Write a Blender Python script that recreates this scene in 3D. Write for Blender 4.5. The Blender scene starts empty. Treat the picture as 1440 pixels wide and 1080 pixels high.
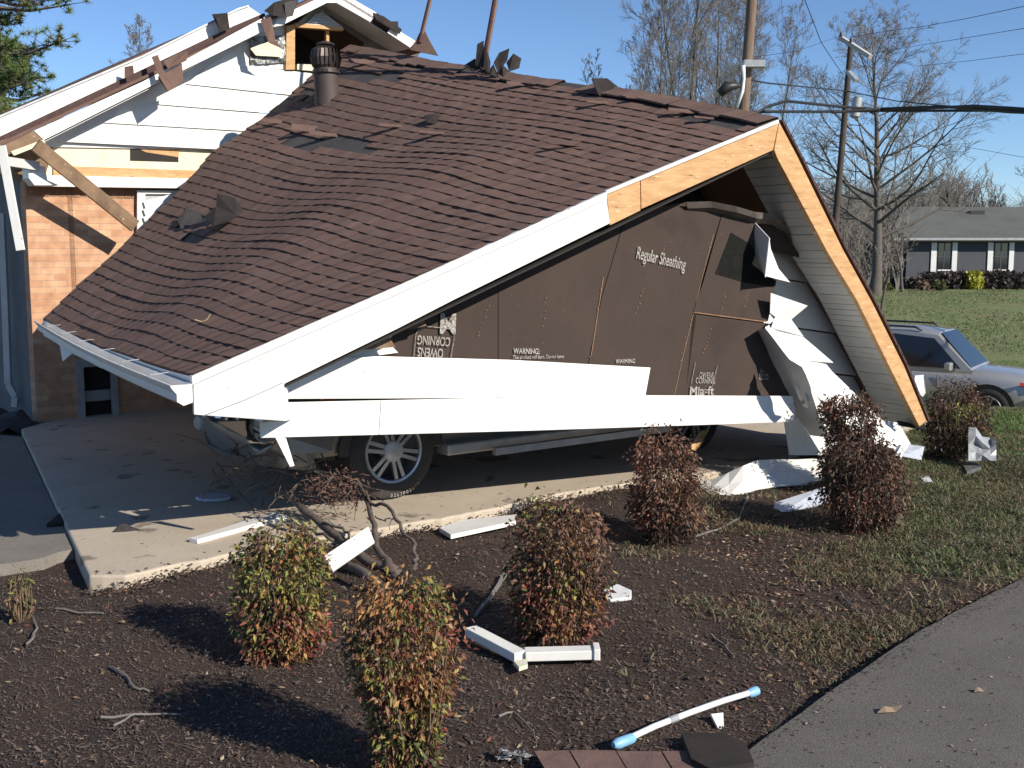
import bpy, bmesh, math, random
from mathutils import Vector as V, Matrix, noise
R = math.radians
sc = bpy.context.scene
col = sc.collection
# ---------------------------------------------------------------- camera, sky, sun, exposure
CAM_H, FPX, PITCH = 1.9, 1544.0, R(7.0)
cam = bpy.data.cameras.new('camera'); cam.sensor_width = 36; cam.lens = 36*FPX/1440
cam.clip_start = 0.05; cam.clip_end = 3000
camo = bpy.data.objects.new('camera', cam); col.objects.link(camo)
camo.location = (0, 0, CAM_H); camo.rotation_euler = (R(90)-PITCH, 0, 0)
sc.camera = camo
SUN_EL = R(29); SH = V((-.80, .60, 0)).normalized()          # SH: where shadows fall
world = bpy.data.worlds.new('World'); sc.world = world; world.use_nodes = True
wn = world.node_tree; wn.nodes.clear()
wo = wn.nodes.new('ShaderNodeOutputWorld'); wb = wn.nodes.new('ShaderNodeBackground')
sky = wn.nodes.new('ShaderNodeTexSky'); sky.sky_type = 'NISHITA'; sky.sun_disc = False
sky.sun_elevation = SUN_EL; sky.sun_rotation = math.atan2(-SH.x, -SH.y)
sky.air_density = 0.9; sky.dust_density = 0.0; sky.ozone_density = 5.0; sky.altitude = 1500
wb.inputs['Strength'].default_value = 0.106
wn.links.new(sky.outputs[0], wb.inputs[0]); wn.links.new(wb.outputs[0], wo.inputs[0])
sl = bpy.data.lights.new('sun', 'SUN'); sl.energy = 4.9; sl.angle = R(0.5); sl.color = (1, .93, .82)
so = bpy.data.objects.new('sun', sl); col.objects.link(so)
sdir = V((SH.x*math.cos(SUN_EL), SH.y*math.cos(SUN_EL), -math.sin(SUN_EL)))
so.rotation_euler = sdir.to_track_quat('-Z', 'Y').to_euler(); so.location = (20, -15, 20)
sc.view_settings.view_transform = 'Standard'; sc.view_settings.look = 'None'
sc.view_settings.exposure = 0.42; sc.view_settings.gamma = 1
# ---------------------------------------------------------------- projection helpers (photo pixel -> point in the place)
CP, SP = math.cos(PITCH), math.sin(PITCH)
def ray(px, py):
    a, b = (px-720)/FPX, (540-py)/FPX
    return V((a, CP+b*SP, -SP+b*CP))
def P(px, py, Y):
    r = ray(px, py); return V((0, 0, CAM_H)) + r*(Y/r.y)
def G(px, py, z=0.0):
    r = ray(px, py); return V((0, 0, CAM_H)) + r*((z-CAM_H)/r.z)
def hitp(px, py, o, n):
    r = ray(px, py); c = V((0, 0, CAM_H)); return c + r*((o-c).dot(n)/r.dot(n))
def proj(p):
    d = p-V((0, 0, CAM_H)); z = d.y*CP-d.z*SP; y = d.y*SP+d.z*CP
    return 720+FPX*d.x/z, 540-FPX*y/z
# ---------------------------------------------------------------- mesh builder
class MB:
    def __init__(s): s.v = []; s.f = []; s.c = []; s.tint = None
    def face(s, pts, c=None):
        i = len(s.v); s.v += [V(p) for p in pts]; s.f.append(list(range(i, i+len(pts)))); s.c.append(c or s.tint or (1, 1, 1))
    def prism(s, pts, d, c=None):
        pts = [V(p) for p in pts]; d = V(d); n = len(pts); i = len(s.v)
        s.v += pts + [p+d for p in pts]; cc = c or s.tint or (1, 1, 1)
        fs = [list(range(i, i+n)), list(range(i+2*n-1, i+n-1, -1))]
        fs += [[i+k, i+(k+1) % n, i+n+(k+1) % n, i+n+k] for k in range(n)]
        s.f += fs; s.c += [cc]*len(fs)
    def box(s, c0, ax, ay, az, c=None):
        c0, ax, ay, az = V(c0), V(ax), V(ay), V(az)
        s.prism([c0-ax-ay-az, c0+ax-ay-az, c0+ax+ay-az, c0-ax+ay-az], az*2, c)
    def bar(s, p, q, w, h, up=V((0, 0, 1)), c=None):
        p, q = V(p), V(q); d = (q-p).normalized(); x = d.cross(V(up)).normalized(); y = x.cross(d).normalized()
        s.box((p+q)/2, (q-p)/2, x*w/2, y*h/2, c)
    def tube(s, pts, rad, n=6, c=None, cap=True):
        pts = [V(p) for p in pts]; 
        if not isinstance(rad, (list, tuple)): rad = [rad]*len(pts)
        i0 = len(s.v); cc = c or s.tint or (1, 1, 1)
        ref = V((0, 0, 1)); d0 = (pts[-1]-pts[0])
        if d0.length > 0 and abs(d0.normalized().z) > .8: ref = V((1, 0, 0))
        for k, p in enumerate(pts):
            d = (pts[min(k+1, len(pts)-1)]-pts[max(k-1, 0)]).normalized()
            x = d.cross(ref).normalized(); y = d.cross(x)
            for j in range(n):
                a = 2*math.pi*j/n; s.v.append(p+x*(math.cos(a)*rad[k])+y*(math.sin(a)*rad[k]))
        for k in range(len(pts)-1):
            for j in range(n):
                a = i0+k*n; s.f.append([a+j, a+(j+1) % n, a+n+(j+1) % n, a+n+j]); s.c.append(cc)
        if cap:
            s.f.append(list(range(i0, i0+n))); s.c.append(cc)
            a = i0+(len(pts)-1)*n; s.f.append(list(range(a+n-1, a-1, -1))); s.c.append(cc)
    def grid(s, rows, c=None, thick=None):
        """rows of points -> sheet; thick: vector function or vector to give thickness"""
        def lay(rr, flip):
            i0 = len(s.v); m = len(rr[0])
            for r in rr: s.v += [V(p) for p in r]
            for a in range(len(rr)-1):
                for b in range(m-1):
                    q = [i0+a*m+b, i0+a*m+b+1, i0+(a+1)*m+b+1, i0+(a+1)*m+b]
                    s.f.append(q[::-1] if flip else q); s.c.append(c or s.tint or (1, 1, 1))
            return i0, m
        i0, m = lay(rows, False)
        if thick is not None:
            t = V(thick); i1, _ = lay([[V(p)+t for p in r] for r in rows], True); n = len(rows)
            edge = [i0+b for b in range(m)]+[i0+a*m+m-1 for a in range(1, n)]+[i0+(n-1)*m+b for b in range(m-2, -1, -1)]+[i0+a*m for a in range(n-2, 0, -1)]
            for k in range(len(edge)):
                a, b = edge[k], edge[(k+1) % len(edge)]
                s.f.append([a, b, b-i0+i1, a-i0+i1]); s.c.append(c or s.tint or (1, 1, 1))
    def build(s, name, m, parent=None, smooth=False, bevel=0, loc=None, sub=0, norm=True):
        me = bpy.data.meshes.new(name); o = bpy.data.objects.new(name, me); col.objects.link(o)
        org = V((0, 0, 0))
        if parent is not None: o.parent = parent; org = V(parent['_w']) if '_w' in parent.keys() else V((0, 0, 0))
        if loc is not None and parent is None: org = V(loc); o.location = org
        o['_w'] = list(org)
        me.from_pydata([tuple(p-org) for p in s.v], [], s.f)
        at = me.attributes.new('tint', 'FLOAT_COLOR', 'FACE')
        buf = []
        for c in s.c: buf += [c[0], c[1], c[2], 1.0]
        at.data.foreach_set('color', buf)
        if norm:
            bm = bmesh.new(); bm.from_mesh(me)
            if sub: bmesh.ops.remove_doubles(bm, verts=bm.verts, dist=1e-5)
            bmesh.ops.recalc_face_normals(bm, faces=bm.faces); bm.to_mesh(me); bm.free()
        me.materials.append(m)
        if smooth:
            me.polygons.foreach_set('use_smooth', [True]*len(me.polygons))
            if smooth is not True: me.set_sharp_from_angle(angle=R(smooth))
        if bevel:
            b = o.modifiers.new('bevel', 'BEVEL'); b.width = bevel; b.segments = 2; b.limit_method = 'ANGLE'
        if sub:
            b = o.modifiers.new('sub', 'SUBSURF'); b.levels = sub; b.render_levels = sub
        return o
def thing(name, label, cat, loc=(0, 0, 0), group=None):
    o = bpy.data.objects.new(name, None); col.objects.link(o); o.location = loc; o['_w'] = list(loc); o.empty_display_size = .2
    o['label'] = label; o['category'] = cat
    if group: o['group'] = group
    return o
def tag(o, label, cat, group=None):
    o['label'] = label; o['category'] = cat
    if group: o['group'] = group
    return o
def struct(o): o['kind'] = 'structure'; return o
def stuff(o, label=None):
    o['kind'] = 'stuff'
    if label: o['label'] = label
    return o
# ---------------------------------------------------------------- materials
def mat(name, base=(.5, .5, .5), rough=.7, var=None, scale=8, amt=.5, bump=0, bscale=60, metal=0, tint=False, det=6, spots=None, spec=.5, coat=0, stretch=None, trans=0):
    """base colour mixed with `var` by noise; optional tint attribute; bump"""
    m = bpy.data.materials.new(name); m.use_nodes = True; nt = m.node_tree; N = nt.nodes; L = nt.links
    b = N['Principled BSDF']; b.inputs['Roughness'].default_value = rough; b.inputs['Metallic'].default_value = metal
    b.inputs['Specular IOR Level'].default_value = spec
    if coat: b.inputs['Coat Weight'].default_value = coat; b.inputs['Coat Roughness'].default_value = .06
    tc = N.new('ShaderNodeTexCoord'); src = tc.outputs['Object']
    if stretch:
        mp = N.new('ShaderNodeMapping'); mp.inputs['Scale'].default_value = stretch; L.new(src, mp.inputs[0]); src = mp.outputs[0]
    rgb = N.new('ShaderNodeRGB'); rgb.outputs[0].default_value = (*base, 1); cur = rgb.outputs[0]
    if var:
        nz = N.new('ShaderNodeTexNoise'); nz.inputs['Scale'].default_value = scale; nz.inputs['Detail'].default_value = det; nz.inputs['Roughness'].default_value = .65
        L.new(src, nz.inputs['Vector'])
        rp = N.new('ShaderNodeValToRGB'); rp.color_ramp.elements[0].position = .5-.25*(1-amt*.6); rp.color_ramp.elements[1].position = .5+.25*(1-amt*.6)
        L.new(nz.outputs['Fac'], rp.inputs[0])
        mx = N.new('ShaderNodeMix'); mx.data_type = 'RGBA'; L.new(rp.outputs[0], mx.inputs['Factor']); L.new(cur, mx.inputs['A']); mx.inputs['B'].default_value = (*var, 1); cur = mx.outputs['Result']
    if spots:   # (colour, scale, threshold) small specks
        for sc_, ss, th in spots:
            nz = N.new('ShaderNodeTexNoise'); nz.inputs['Scale'].default_value = ss; nz.inputs['Detail'].default_value = 3; L.new(src, nz.inputs['Vector'])
            rp = N.new('ShaderNodeValToRGB'); rp.color_ramp.elements[0].position = th; rp.color_ramp.elements[1].position = th+.05
            L.new(nz.outputs['Fac'], rp.inputs[0]); mx = N.new('ShaderNodeMix'); mx.data_type = 'RGBA'
            L.new(rp.outputs[0], mx.inputs['Factor']); L.new(cur, mx.inputs['A']); mx.inputs['B'].default_value = (*sc_, 1); cur = mx.outputs['Result']
    if tint:
        at = N.new('ShaderNodeAttribute'); at.attribute_name = 'tint'
        mx = N.new('ShaderNodeMix'); mx.data_type = 'RGBA'; mx.blend_type = 'MULTIPLY'; mx.inputs['Factor'].default_value = 1
        L.new(cur, mx.inputs['A']); L.new(at.outputs['Color'], mx.inputs['B']); cur = mx.outputs['Result']
    L.new(cur, b.inputs['Base Color'])
    if bump:
        nz = N.new('ShaderNodeTexNoise'); nz.inputs['Scale'].default_value = bscale; nz.inputs['Detail'].default_value = 5; L.new(src, nz.inputs['Vector'])
        bp = N.new('ShaderNodeBump'); bp.inputs['Strength'].default_value = bump; bp.inputs['Distance'].default_value = .01
        L.new(nz.outputs['Fac'], bp.inputs['Height']); L.new(bp.outputs[0], b.inputs['Normal'])
    if trans:
        tr = N.new('ShaderNodeBsdfTranslucent'); L.new(cur, tr.inputs['Color']); ms = N.new('ShaderNodeMixShader'); ms.inputs[0].default_value = trans
        out = N['Material Output']; L.new(b.outputs[0], ms.inputs[1]); L.new(tr.outputs[0], ms.inputs[2]); L.new(ms.outputs[0], out.inputs['Surface'])
    return m
def lin(h): 
    r = []
    for k in (0, 2, 4):
        c = int(h[k:k+2], 16)/255; r.append(c/12.92 if c <= .04045 else ((c+.055)/1.055)**2.4)
    return tuple(r)
WHITE = mat('white_metal', (.80, .79, .76), .38, (.68, .66, .61), 3, .2, spots=[((.35, .31, .26), 26, .70)])
WHITE2 = mat('white_siding', (.74, .735, .72), .5, (.64, .63, .60), 2.2, .3, bump=.05, bscale=40, spots=[((.4, .36, .3), 18, .72)])
SOFFIT = mat('soffit_vinyl', (.55, .55, .53), .55, (.42, .41, .38), 3, .3)
CREAM = mat('cream_board', (.76, .69, .52), .8, (.62, .55, .40), 5, .4, bump=.1)
WOOD = mat('new_lumber', (.58, .36, .17), .75, (.42, .22, .09), 5, .5, bump=.15, bscale=30, stretch=(1, 1, 6), spots=[((.20, .10, .04), 9, .68), ((.75, .55, .33), 12, .66)])
WOOD2 = mat('weathered_lumber', (.26, .17, .10), .85, (.14, .085, .05), 6, .6, bump=.2, bscale=40, spots=[((.5, .38, .24), 14, .68)])
SHEATH = mat('brown_sheathing', (.068, .049, .040), .88, (.053, .040, .034), 2.0, .3, bump=.08, bscale=90, spots=[((.17, .11, .08), 30, .74), ((.050, .037, .031), 1.1, .60), ((.105, .080, .066), 55, .69)], spec=.12)
INK = mat('pale_ink', (.46, .44, .40), .85, (.16, .13, .11), 60, .7)
RUST = mat('rust_mark', (.30, .18, .10), .8, (.2, .1, .05), 40, .5)
SHING = mat('shingle', (.170, .106, .084), .93, (.124, .076, .061), 5, .4, bump=.35, bscale=420, tint=True, spots=[((.20, .13, .11), 300, .66)], spec=.25)
FELT = mat('roof_felt', (.062, .055, .052), .8, (.035, .032, .032), 5, .5, bump=.2, bscale=120, spots=[((.14, .09, .075), 60, .62)])
TORN = mat('torn_shingle', (.024, .023, .023), .85, (.048, .038, .033), 6, .4, spec=.12, bump=.25, bscale=150)
MAROON = mat('shingle_edge', (.085, .042, .036), .9, (.045, .028, .026), 20, .5, bump=.2)
DARK = mat('void_shade', (.018, .015, .013), .9, (.03, .024, .02), 4, .5)  # near-black colour for the shade inside openings and under the left overhang
CONC = mat('concrete', (.50, .425, .33), .9, (.40, .33, .25), 2.2, .2, bump=.25, bscale=150, det=10, spots=[((.20, .16, .12), 3.3, .63), ((.55, .49, .40), 70, .62), ((.16, .12, .09), 25, .69)])
ASPH = mat('asphalt', (.150, .135, .118), .95, (.108, .097, .086), 2.2, .3, bump=.55, bscale=260, det=12, spots=[((.23, .21, .20), 130, .60), ((.04, .037, .036), 95, .63), ((.03, .028, .028), 40, .70)], spec=.2)
DRV = mat('drive_asphalt', (.24, .215, .185), .95, (.18, .165, .145), 3, .3, bump=.8, bscale=120, det=10, spots=[((.1, .09, .085), 70, .64)], spec=.2)
TYRE = mat('tyre_rubber', (.025, .024, .024), .75, (.04, .037, .035), 8, .4, bump=.1)
ALLOY = mat('alloy_rim', (.42, .42, .43), .35, (.3, .3, .3), 12, .4, metal=.6)
BARK = mat('bark', (.13, .112, .098), .95, (.075, .064, .056), 7, .4, bump=.6, bscale=30)
TWIG = mat('twig', (.20, .18, .16), .95, (.12, .107, .096), 2, .4)
LIMB = mat('limb_bark', (.135, .10, .082), .95, (.065, .05, .043), 14, .5, bump=.7, bscale=50)
POLE = mat('pole_wood', (.22, .155, .11), .9, (.12, .08, .06), 3, .4, bump=.3, stretch=(6, 6, .6))
CABLE = mat('cable_rubber', (.015, .015, .017), .6)
LEAF = mat('leaf', (1, 1, 1), .55, tint=True, trans=.25)
NEEDLE = mat('pine_needle', (.075, .105, .035), .7, (.045, .07, .02), 1.5, .5, tint=True)
GRASSM = mat('grass_blade', (1, 1, 1), .7, tint=True, trans=.25)
CHIP = mat('mulch_chip', (1, 1, 1), .9, tint=True)
GLASS = mat('dark_glass', (.012, .014, .017), .06, spec=.8)
BLACK = mat('black_plastic', (.02, .02, .02), .5)
MUST = mat('rusted_post', (.12, .045, .03), .75, (.06, .025, .02), 12, .5)
FOIL = mat('foil_insulation', (.35, .35, .34), .35, (.06, .06, .06), 28, .3, metal=.4, bump=1, bscale=40)
BLUE = mat('blue_cap', (.25, .48, .66), .45, (.18, .40, .60), 10, .3)
PLAST = mat('white_plastic', (.78, .79, .80), .4, (.62, .62, .6), 14, .3)
BLUEP = mat('pale_panel', (.50, .53, .60), .5, (.36, .39, .46), 4, .4, spots=[((.1, .1, .11), 16, .70), ((.8, .8, .8), 22, .68)])
GREYM = mat('grey_metal', (.45, .46, .47), .4, (.3, .3, .3), 9, .4, metal=.3)
def brickmat(name, d):
    m = bpy.data.materials.new(name); m.use_nodes = True; nt = m.node_tree; N = nt.nodes; L = nt.links; b = N['Principled BSDF']; b.inputs['Roughness'].default_value = .9
    tc = N.new('ShaderNodeTexCoord'); dt = N.new('ShaderNodeVectorMath'); dt.operation = 'DOT_PRODUCT'; dt.inputs[1].default_value = (d[0], d[1], 0); L.new(tc.outputs['Object'], dt.inputs[0])
    sp = N.new('ShaderNodeSeparateXYZ'); L.new(tc.outputs['Object'], sp.inputs[0]); cb = N.new('ShaderNodeCombineXYZ'); L.new(dt.outputs['Value'], cb.inputs[0]); L.new(sp.outputs['Z'], cb.inputs[1])
    br = N.new('ShaderNodeTexBrick'); br.inputs['Scale'].default_value = 1; br.inputs['Brick Width'].default_value = .25; br.inputs['Row Height'].default_value = .068
    br.inputs['Mortar Size'].default_value = .005; br.inputs['Mortar Smooth'].default_value = .4; br.inputs['Bias'].default_value = -.15
    br.inputs['Color1'].default_value = (.52, .275, .155, 1); br.inputs['Color2'].default_value = (.66, .41, .25, 1); br.inputs['Mortar'].default_value = (.46, .30, .21, 1)
    L.new(cb.outputs[0], br.inputs['Vector'])
    nz = N.new('ShaderNodeTexNoise'); nz.inputs['Scale'].default_value = 9; nz.inputs['Detail'].default_value = 8; L.new(tc.outputs['Object'], nz.inputs['Vector'])
    mx = N.new('ShaderNodeMix'); mx.data_type = 'RGBA'; mx.blend_type = 'MULTIPLY'; mx.inputs['Factor'].default_value = .6
    L.new(br.outputs['Color'], mx.inputs['A']); rp = N.new('ShaderNodeValToRGB'); rp.color_ramp.elements[0].color = (.55, .5, .48, 1); rp.color_ramp.elements[0].position = .3; rp.color_ramp.elements[1].position = .65
    L.new(nz.outputs['Fac'], rp.inputs[0]); L.new(rp.outputs[0], mx.inputs['B']); L.new(mx.outputs['Result'], b.inputs['Base Color'])
    bp = N.new('ShaderNodeBump'); bp.inputs['Strength'].default_value = .5; bp.inputs['Distance'].default_value = .006; bp.invert = True; L.new(br.outputs['Fac'], bp.inputs['Height']); L.new(bp.outputs[0], b.inputs['Normal'])
    return m
# ground: bare mulch near, lawn elsewhere (zone attribute holds what grows where)
def groundmat():
    m = bpy.data.materials.new('ground'); m.use_nodes = True; nt = m.node_tree; N = nt.nodes; L = nt.links; b = N['Principled BSDF']; b.inputs['Roughness'].default_value = .95; b.inputs['Specular IOR Level'].default_value = .2
    tc = N.new('ShaderNodeTexCoord'); O = tc.outputs['Object']
    def nz(s, d=6, r=.6):
        n = N.new('ShaderNodeTexNoise'); n.inputs['Scale'].default_value = s; n.inputs['Detail'].default_value = d; n.inputs['Roughness'].default_value = r; L.new(O, n.inputs['Vector']); return n.outputs['Fac']
    def ramp(f, cs):
        r = N.new('ShaderNodeValToRGB'); e = r.color_ramp.elements
        while len(e) < len(cs): e.new(.5)
        for k, (p, c) in enumerate(cs): e[k].position = p; e[k].color = (*c, 1)
        L.new(f, r.inputs[0]); return r.outputs[0]
    def mix(f, a, c):
        x = N.new('ShaderNodeMix'); x.data_type = 'RGBA'; L.new(f, x.inputs['Factor']); L.new(a, x.inputs['A']); L.new(c, x.inputs['B']); return x.outputs['Result']
    mul = ramp(nz(55, 8, .75), [(.3, (.042, .030, .025)), (.5, (.072, .050, .041)), (.62, (.098, .069, .056)), (.78, (.16, .115, .09))])
    mul2 = ramp(nz(1.3), [(.4, (.024, .017, .014)), (.65, (.065, .044, .034))])
    xm = N.new('ShaderNodeMix'); xm.data_type = 'RGBA'; xm.inputs['Factor'].default_value = .35; L.new(mul, xm.inputs['A']); L.new(mul2, xm.inputs['B'])
    gr = ramp(nz(.42, 12, .85), [(.38, (.09, .135, .05)), (.46, (.15, .20, .075)), (.52, (.19, .21, .095)), (.57, (.25, .21, .13)), (.66, (.13, .13, .07))])
    gr2 = ramp(nz(14, 8, .8), [(.35, (.06, .08, .03)), (.65, (.20, .23, .10))])
    xg = N.new('ShaderNodeMix'); xg.data_type = 'RGBA'; xg.inputs['Factor'].default_value = .4; L.new(gr, xg.inputs['A']); L.new(gr2, xg.inputs['B'])
    at = N.new('ShaderNodeAttribute'); at.attribute_name = 'zone'
    ad = N.new('ShaderNodeMath'); ad.operation = 'ADD'; L.new(at.outputs['Fac'], ad.inputs[0]); n2 = nz(3, 8, .7)
    sb = N.new('ShaderNodeMath'); sb.operation = 'MULTIPLY_ADD'; sb.inputs[1].default_value = 1.2; sb.inputs[2].default_value = -.6; L.new(n2, sb.inputs[0]); L.new(sb.outputs[0], ad.inputs[1])
    f = ramp(ad.outputs[0], [(.4, (0, 0, 0)), (.6, (1, 1, 1))])
    L.new(mix(f, xm.outputs['Result'], xg.outputs['Result']), b.inputs['Base Color'])
    bp = N.new('ShaderNodeBump'); bp.inputs['Strength'].default_value = .9; bp.inputs['Distance'].default_value = .02; L.new(nz(70, 6, .7), bp.inputs['Height']); L.new(bp.outputs[0], b.inputs['Normal'])
    return m
GROUND = groundmat()
def paint(name, c):
    return mat(name, c, .32, tuple(x*.85 for x in c), 2, .3, metal=.45, coat=.7)
SILVER = paint('silver_paint', (.47, .455, .44)); CHAMP = paint('champagne_paint', (.22, .21, .19))
REDL = mat('red_lens', (.45, .03, .02), .2); CLEAR = mat('headlamp_lens', (.75, .77, .8), .1, spec=.9); CHROME = mat('chrome', (.7, .7, .7), .18, metal=1)
def smooth(t): t = max(0, min(1, t)); return t*t*(3-2*t)
rnd = random.Random(7)
# ================================================================= THE GROUND
SLABZ = .06
def inpoly(x, y, pl):
    c = False; n = len(pl)
    for i in range(n):
        x1, y1 = pl[i][0], pl[i][1]; x2, y2 = pl[i-1][0], pl[i-1][1]
        if (y1 > y) != (y2 > y) and x < (x2-x1)*(y-y1)/(y2-y1)+x1: c = not c
    return c
def terrain(x, y):
    m = smooth((x-3.2)/3.4)*smooth((y-12.6)/5.9)
    z = -1.31*m*(1-smooth((y-23)/30)*.92)
    z += -.35*smooth((-x-6)/6)*smooth((y-6)/6)*0
    return z
def lump(x, y):
    near = 1-smooth((y-12)/8)
    if y > 30: return 0
    return near*(.05*noise.noise(V((x*.9, y*.9, 0)))+.022*noise.noise(V((x*3.1, y*3.1, 5)))+.010*noise.noise(V((x*9, y*9, 9))))
def gz(x, y):
    e = min(1, max(0, 1)); return terrain(x, y)+lump(x, y)-.01
def zone(x, y):   # 0 bare mulch .. 1 lawn
    a = smooth((x-2.3-.35*(y-8))/1.3+.15)
    b = smooth((y-10.5)/2)*smooth((x-1)/2)
    c = smooth((-x-7)/2) if y > 10 else 0
    d = smooth((y-17)/3)
    patch = .33*smooth((x-.6)/1.6)*smooth((y-4.3)/1.5)
    return max(a*smooth((y-5.6)/1.2), b, c, d, patch)
def axis(a, b, step, far):
    xs = []; x = a; 
    while x < b: xs.append(x); x += step
    s = step; 
    while x < far: xs.append(x); s *= 1.16; x += s
    xs.append(far); s = step; x = a-step; pre = []
    while x > -far: pre.append(x); s *= 1.16; x -= s
    pre.append(-far); return pre[::-1]+xs
xs = axis(-8, 8, .085, 900); ys = axis(2.2, 13, .085, 1500)
ys = [y for y in ys if y > -60]
gb = MB(); nx = len(xs)
gb.v = [V((x, y, gz(x, y))) for y in ys for x in xs]
gb.f = [[j*nx+i, j*nx+i+1, (j+1)*nx+i+1, (j+1)*nx+i] for j in range(len(ys)-1) for i in range(nx-1)]; gb.c = [(1, 1, 1)]*len(gb.f)
g = struct(gb.build('ground', GROUND, smooth=True, norm=False))
za = g.data.attributes.new('zone', 'FLOAT', 'POINT'); za.data.foreach_set('value', [zone(v.x, v.y) for v in gb.v])
# concrete carport slab, its ragged near edge as in the photo
edge = [(127, 817), (180, 818), (240, 804), (333, 786), (400, 773), (460, 764), (540, 750), (620, 738), (700, 723), (743, 711), (800, 700), (883, 688), (960, 680), (1060, 664), (1150, 640), (1240, 618)]
sl_ = [G(x, y-9, SLABZ) for x, y in edge]
back = [V((8.2, 12.5, SLABZ)), V((5, 17, SLABZ)), V((-4.5, 15, SLABZ)), G(33, 612, SLABZ)+V((-.2, .4, 0)), G(33, 612, SLABZ)]
back[0] = V((4.6, 11.8, SLABZ))
def fine(pts, step, jit, z0):
    out = []
    for a, b in zip(pts, pts[1:]):
        n = max(1, int((b-a).length/step))
        for k in range(n):
            p = a.lerp(b, k/n); out.append(p+V((rnd.uniform(-jit, jit), rnd.uniform(-jit, jit), 0)))
    out.append(pts[-1]); return out
SLAB = fine(sl_, .06, .014, 0)+back
sb = MB(); sb.prism(SLAB, (0, 0, -.22)); struct(sb.build('concrete_slab', CONC, bevel=.014))
# shaded asphalt drive to the left
ed = fine([G(-900, 800, .03), G(0, 795, .03), G(60, 784, .03), G(104, 772, .03)], .08, .02, 0)
DRIVE = ed+[G(34, 614, .03)+V((-.03, 0, 0)), G(0, 610, .03)+V((-.1, 0, 0)), V((-14, 11.5, .03))]
sb = MB(); sb.prism(DRIVE, (0, 0, -.2)); struct(sb.build('asphalt_driveway', DRV))
# asphalt road in the near right corner
re = fine([G(985, 1130, .03), G(1055, 1053, .03), G(1147, 987, .03), G(1247, 917, .03), G(1310, 877, .03), G(1440, 812, .03), G(1700, 715, .03), G(2300, 600, .03)], .13, .007, 0)
ROAD = re+[V((30, 9, .03)), V((30, -30, .03)), V((-1, -30, .03)), V((-.2, 1.5, .03))]
sb = MB(); sb.prism(ROAD, (0, 0, -.2)); struct(sb.build('asphalt_road', ASPH))
# ================================================================= LITTER AND GRASS ON THE GROUND
def blade(mb, p, h, w, lean, c):
    a = rnd.uniform(0, 6.283); u = V((math.cos(a), math.sin(a), 0)); b = rnd.uniform(0, 6.283); l = V((math.cos(b), math.sin(b), 0))*lean*h
    m = p+l*.4+V((0, 0, h*.6)); t = p+l+V((0, 0, h*(1-lean*.4)))
    mb.face([p-u*w, p+u*w, m+u*w*.8, m-u*w*.8], c); mb.face([m-u*w*.8, m+u*w*.8, t], c)
def scatter(n, fn, ymin=3.2, ymax=12, dens=None, halfw=.5):
    k = 0
    while k < n:
        y = ymin+(ymax-ymin)*rnd.random(); x = rnd.uniform(-1, 1)*(y*halfw+.3)
        if dens and rnd.random() > dens(x, y): k += .12; continue
        if inpoly(x, y, SLAB) or inpoly(x, y, ROAD) or inpoly(x, y, DRIVE): k += .12; continue
        fn(x, y); k += 1
def flake(mb, p, s, c, curl=.4, ar=.45):
    a = rnd.uniform(0, 6.283); u = V((math.cos(a), math.sin(a), rnd.uniform(-.35, .35)))*s; w = V((-math.sin(a), math.cos(a), rnd.uniform(-.5, .5)))*s*ar
    z = V((0, 0, s*curl)); mb.face([p-u, p-w+z*.3, p-w*.2+z, p+w+z*.2], c); mb.face([p-w*.2+z, p-w+z*.3, p+u+z*.6, p+w+z*.2], c)
chips = MB()
def f_chip(x, y):
    z = gz(x, y)+.004; g0 = rnd.uniform(.6, 1.7); r = rnd.random()
    c = (.074*g0, .054*g0, .045*g0) if r < .86 else ((.11*g0, .072*g0, .055*g0) if r < .975 else (.28, .22, .17))
    a = rnd.uniform(0, 6.283); l = rnd.uniform(.003, .009)*(2 if r < .02 else 1); u = V((math.cos(a), math.sin(a), rnd.uniform(-.3, .6)))*l; w = V((-math.sin(a), math.cos(a), rnd.uniform(-.4, .4)))*l*rnd.uniform(.25, .5)
    p = V((x, y, z+l*.3)); chips.face([p-u-w, p+u-w*.6, p+u+w, p-u+w*.7], c)
scatter(75000, f_chip, 3.2, 9.5, lambda x, y: min(1, (4.6/y)**1.6*1.2)*(1-.7*zone(x, y)))
stuff(chips.build('mulch_chips', CHIP, norm=False))
lit = MB()
TAN = [(.30, .19, .11), (.22, .13, .075), (.36, .25, .15), (.25, .10, .06), (.17, .10, .06), (.42, .33, .22)]
def f_leaf(x, y):
    c = rnd.choice(TAN); g0 = rnd.uniform(.35, .9); flake(lit, V((x, y, gz(x, y)+.006)), rnd.uniform(.007, .021), tuple(q*g0 for q in c), rnd.uniform(.1, .9))
scatter(9000, f_leaf, 3.2, 10, lambda x, y: (.06+.86*smooth((x-.5+.5*noise.noise(V((x*1.5, y*1.5, 3))))/1.2)*smooth((y-3.6)/1.6)*(.3+1.1*max(0, noise.noise(V((x*1.7, y*1.7, 1)))+.25))))
for _ in range(3800):   # crumbs and bits gathered along the slab edge
    i = rnd.randrange(len(sl_)-1); p = sl_[i].lerp(sl_[i+1], rnd.random())+V((rnd.gauss(0, .03), rnd.gauss(-.015, .05), 0))
    on = inpoly(p.x, p.y, SLAB); p.z = SLABZ+.003 if on else gz(p.x, p.y)+.05*math.exp(-rnd.random()*3)
    if on and rnd.random() < .93: continue
    g0 = rnd.uniform(.5, 1.5); flake(lit, p, rnd.uniform(.005, .016), (.085*g0, .058*g0, .042*g0), rnd.uniform(.1, .9), .6)
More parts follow.
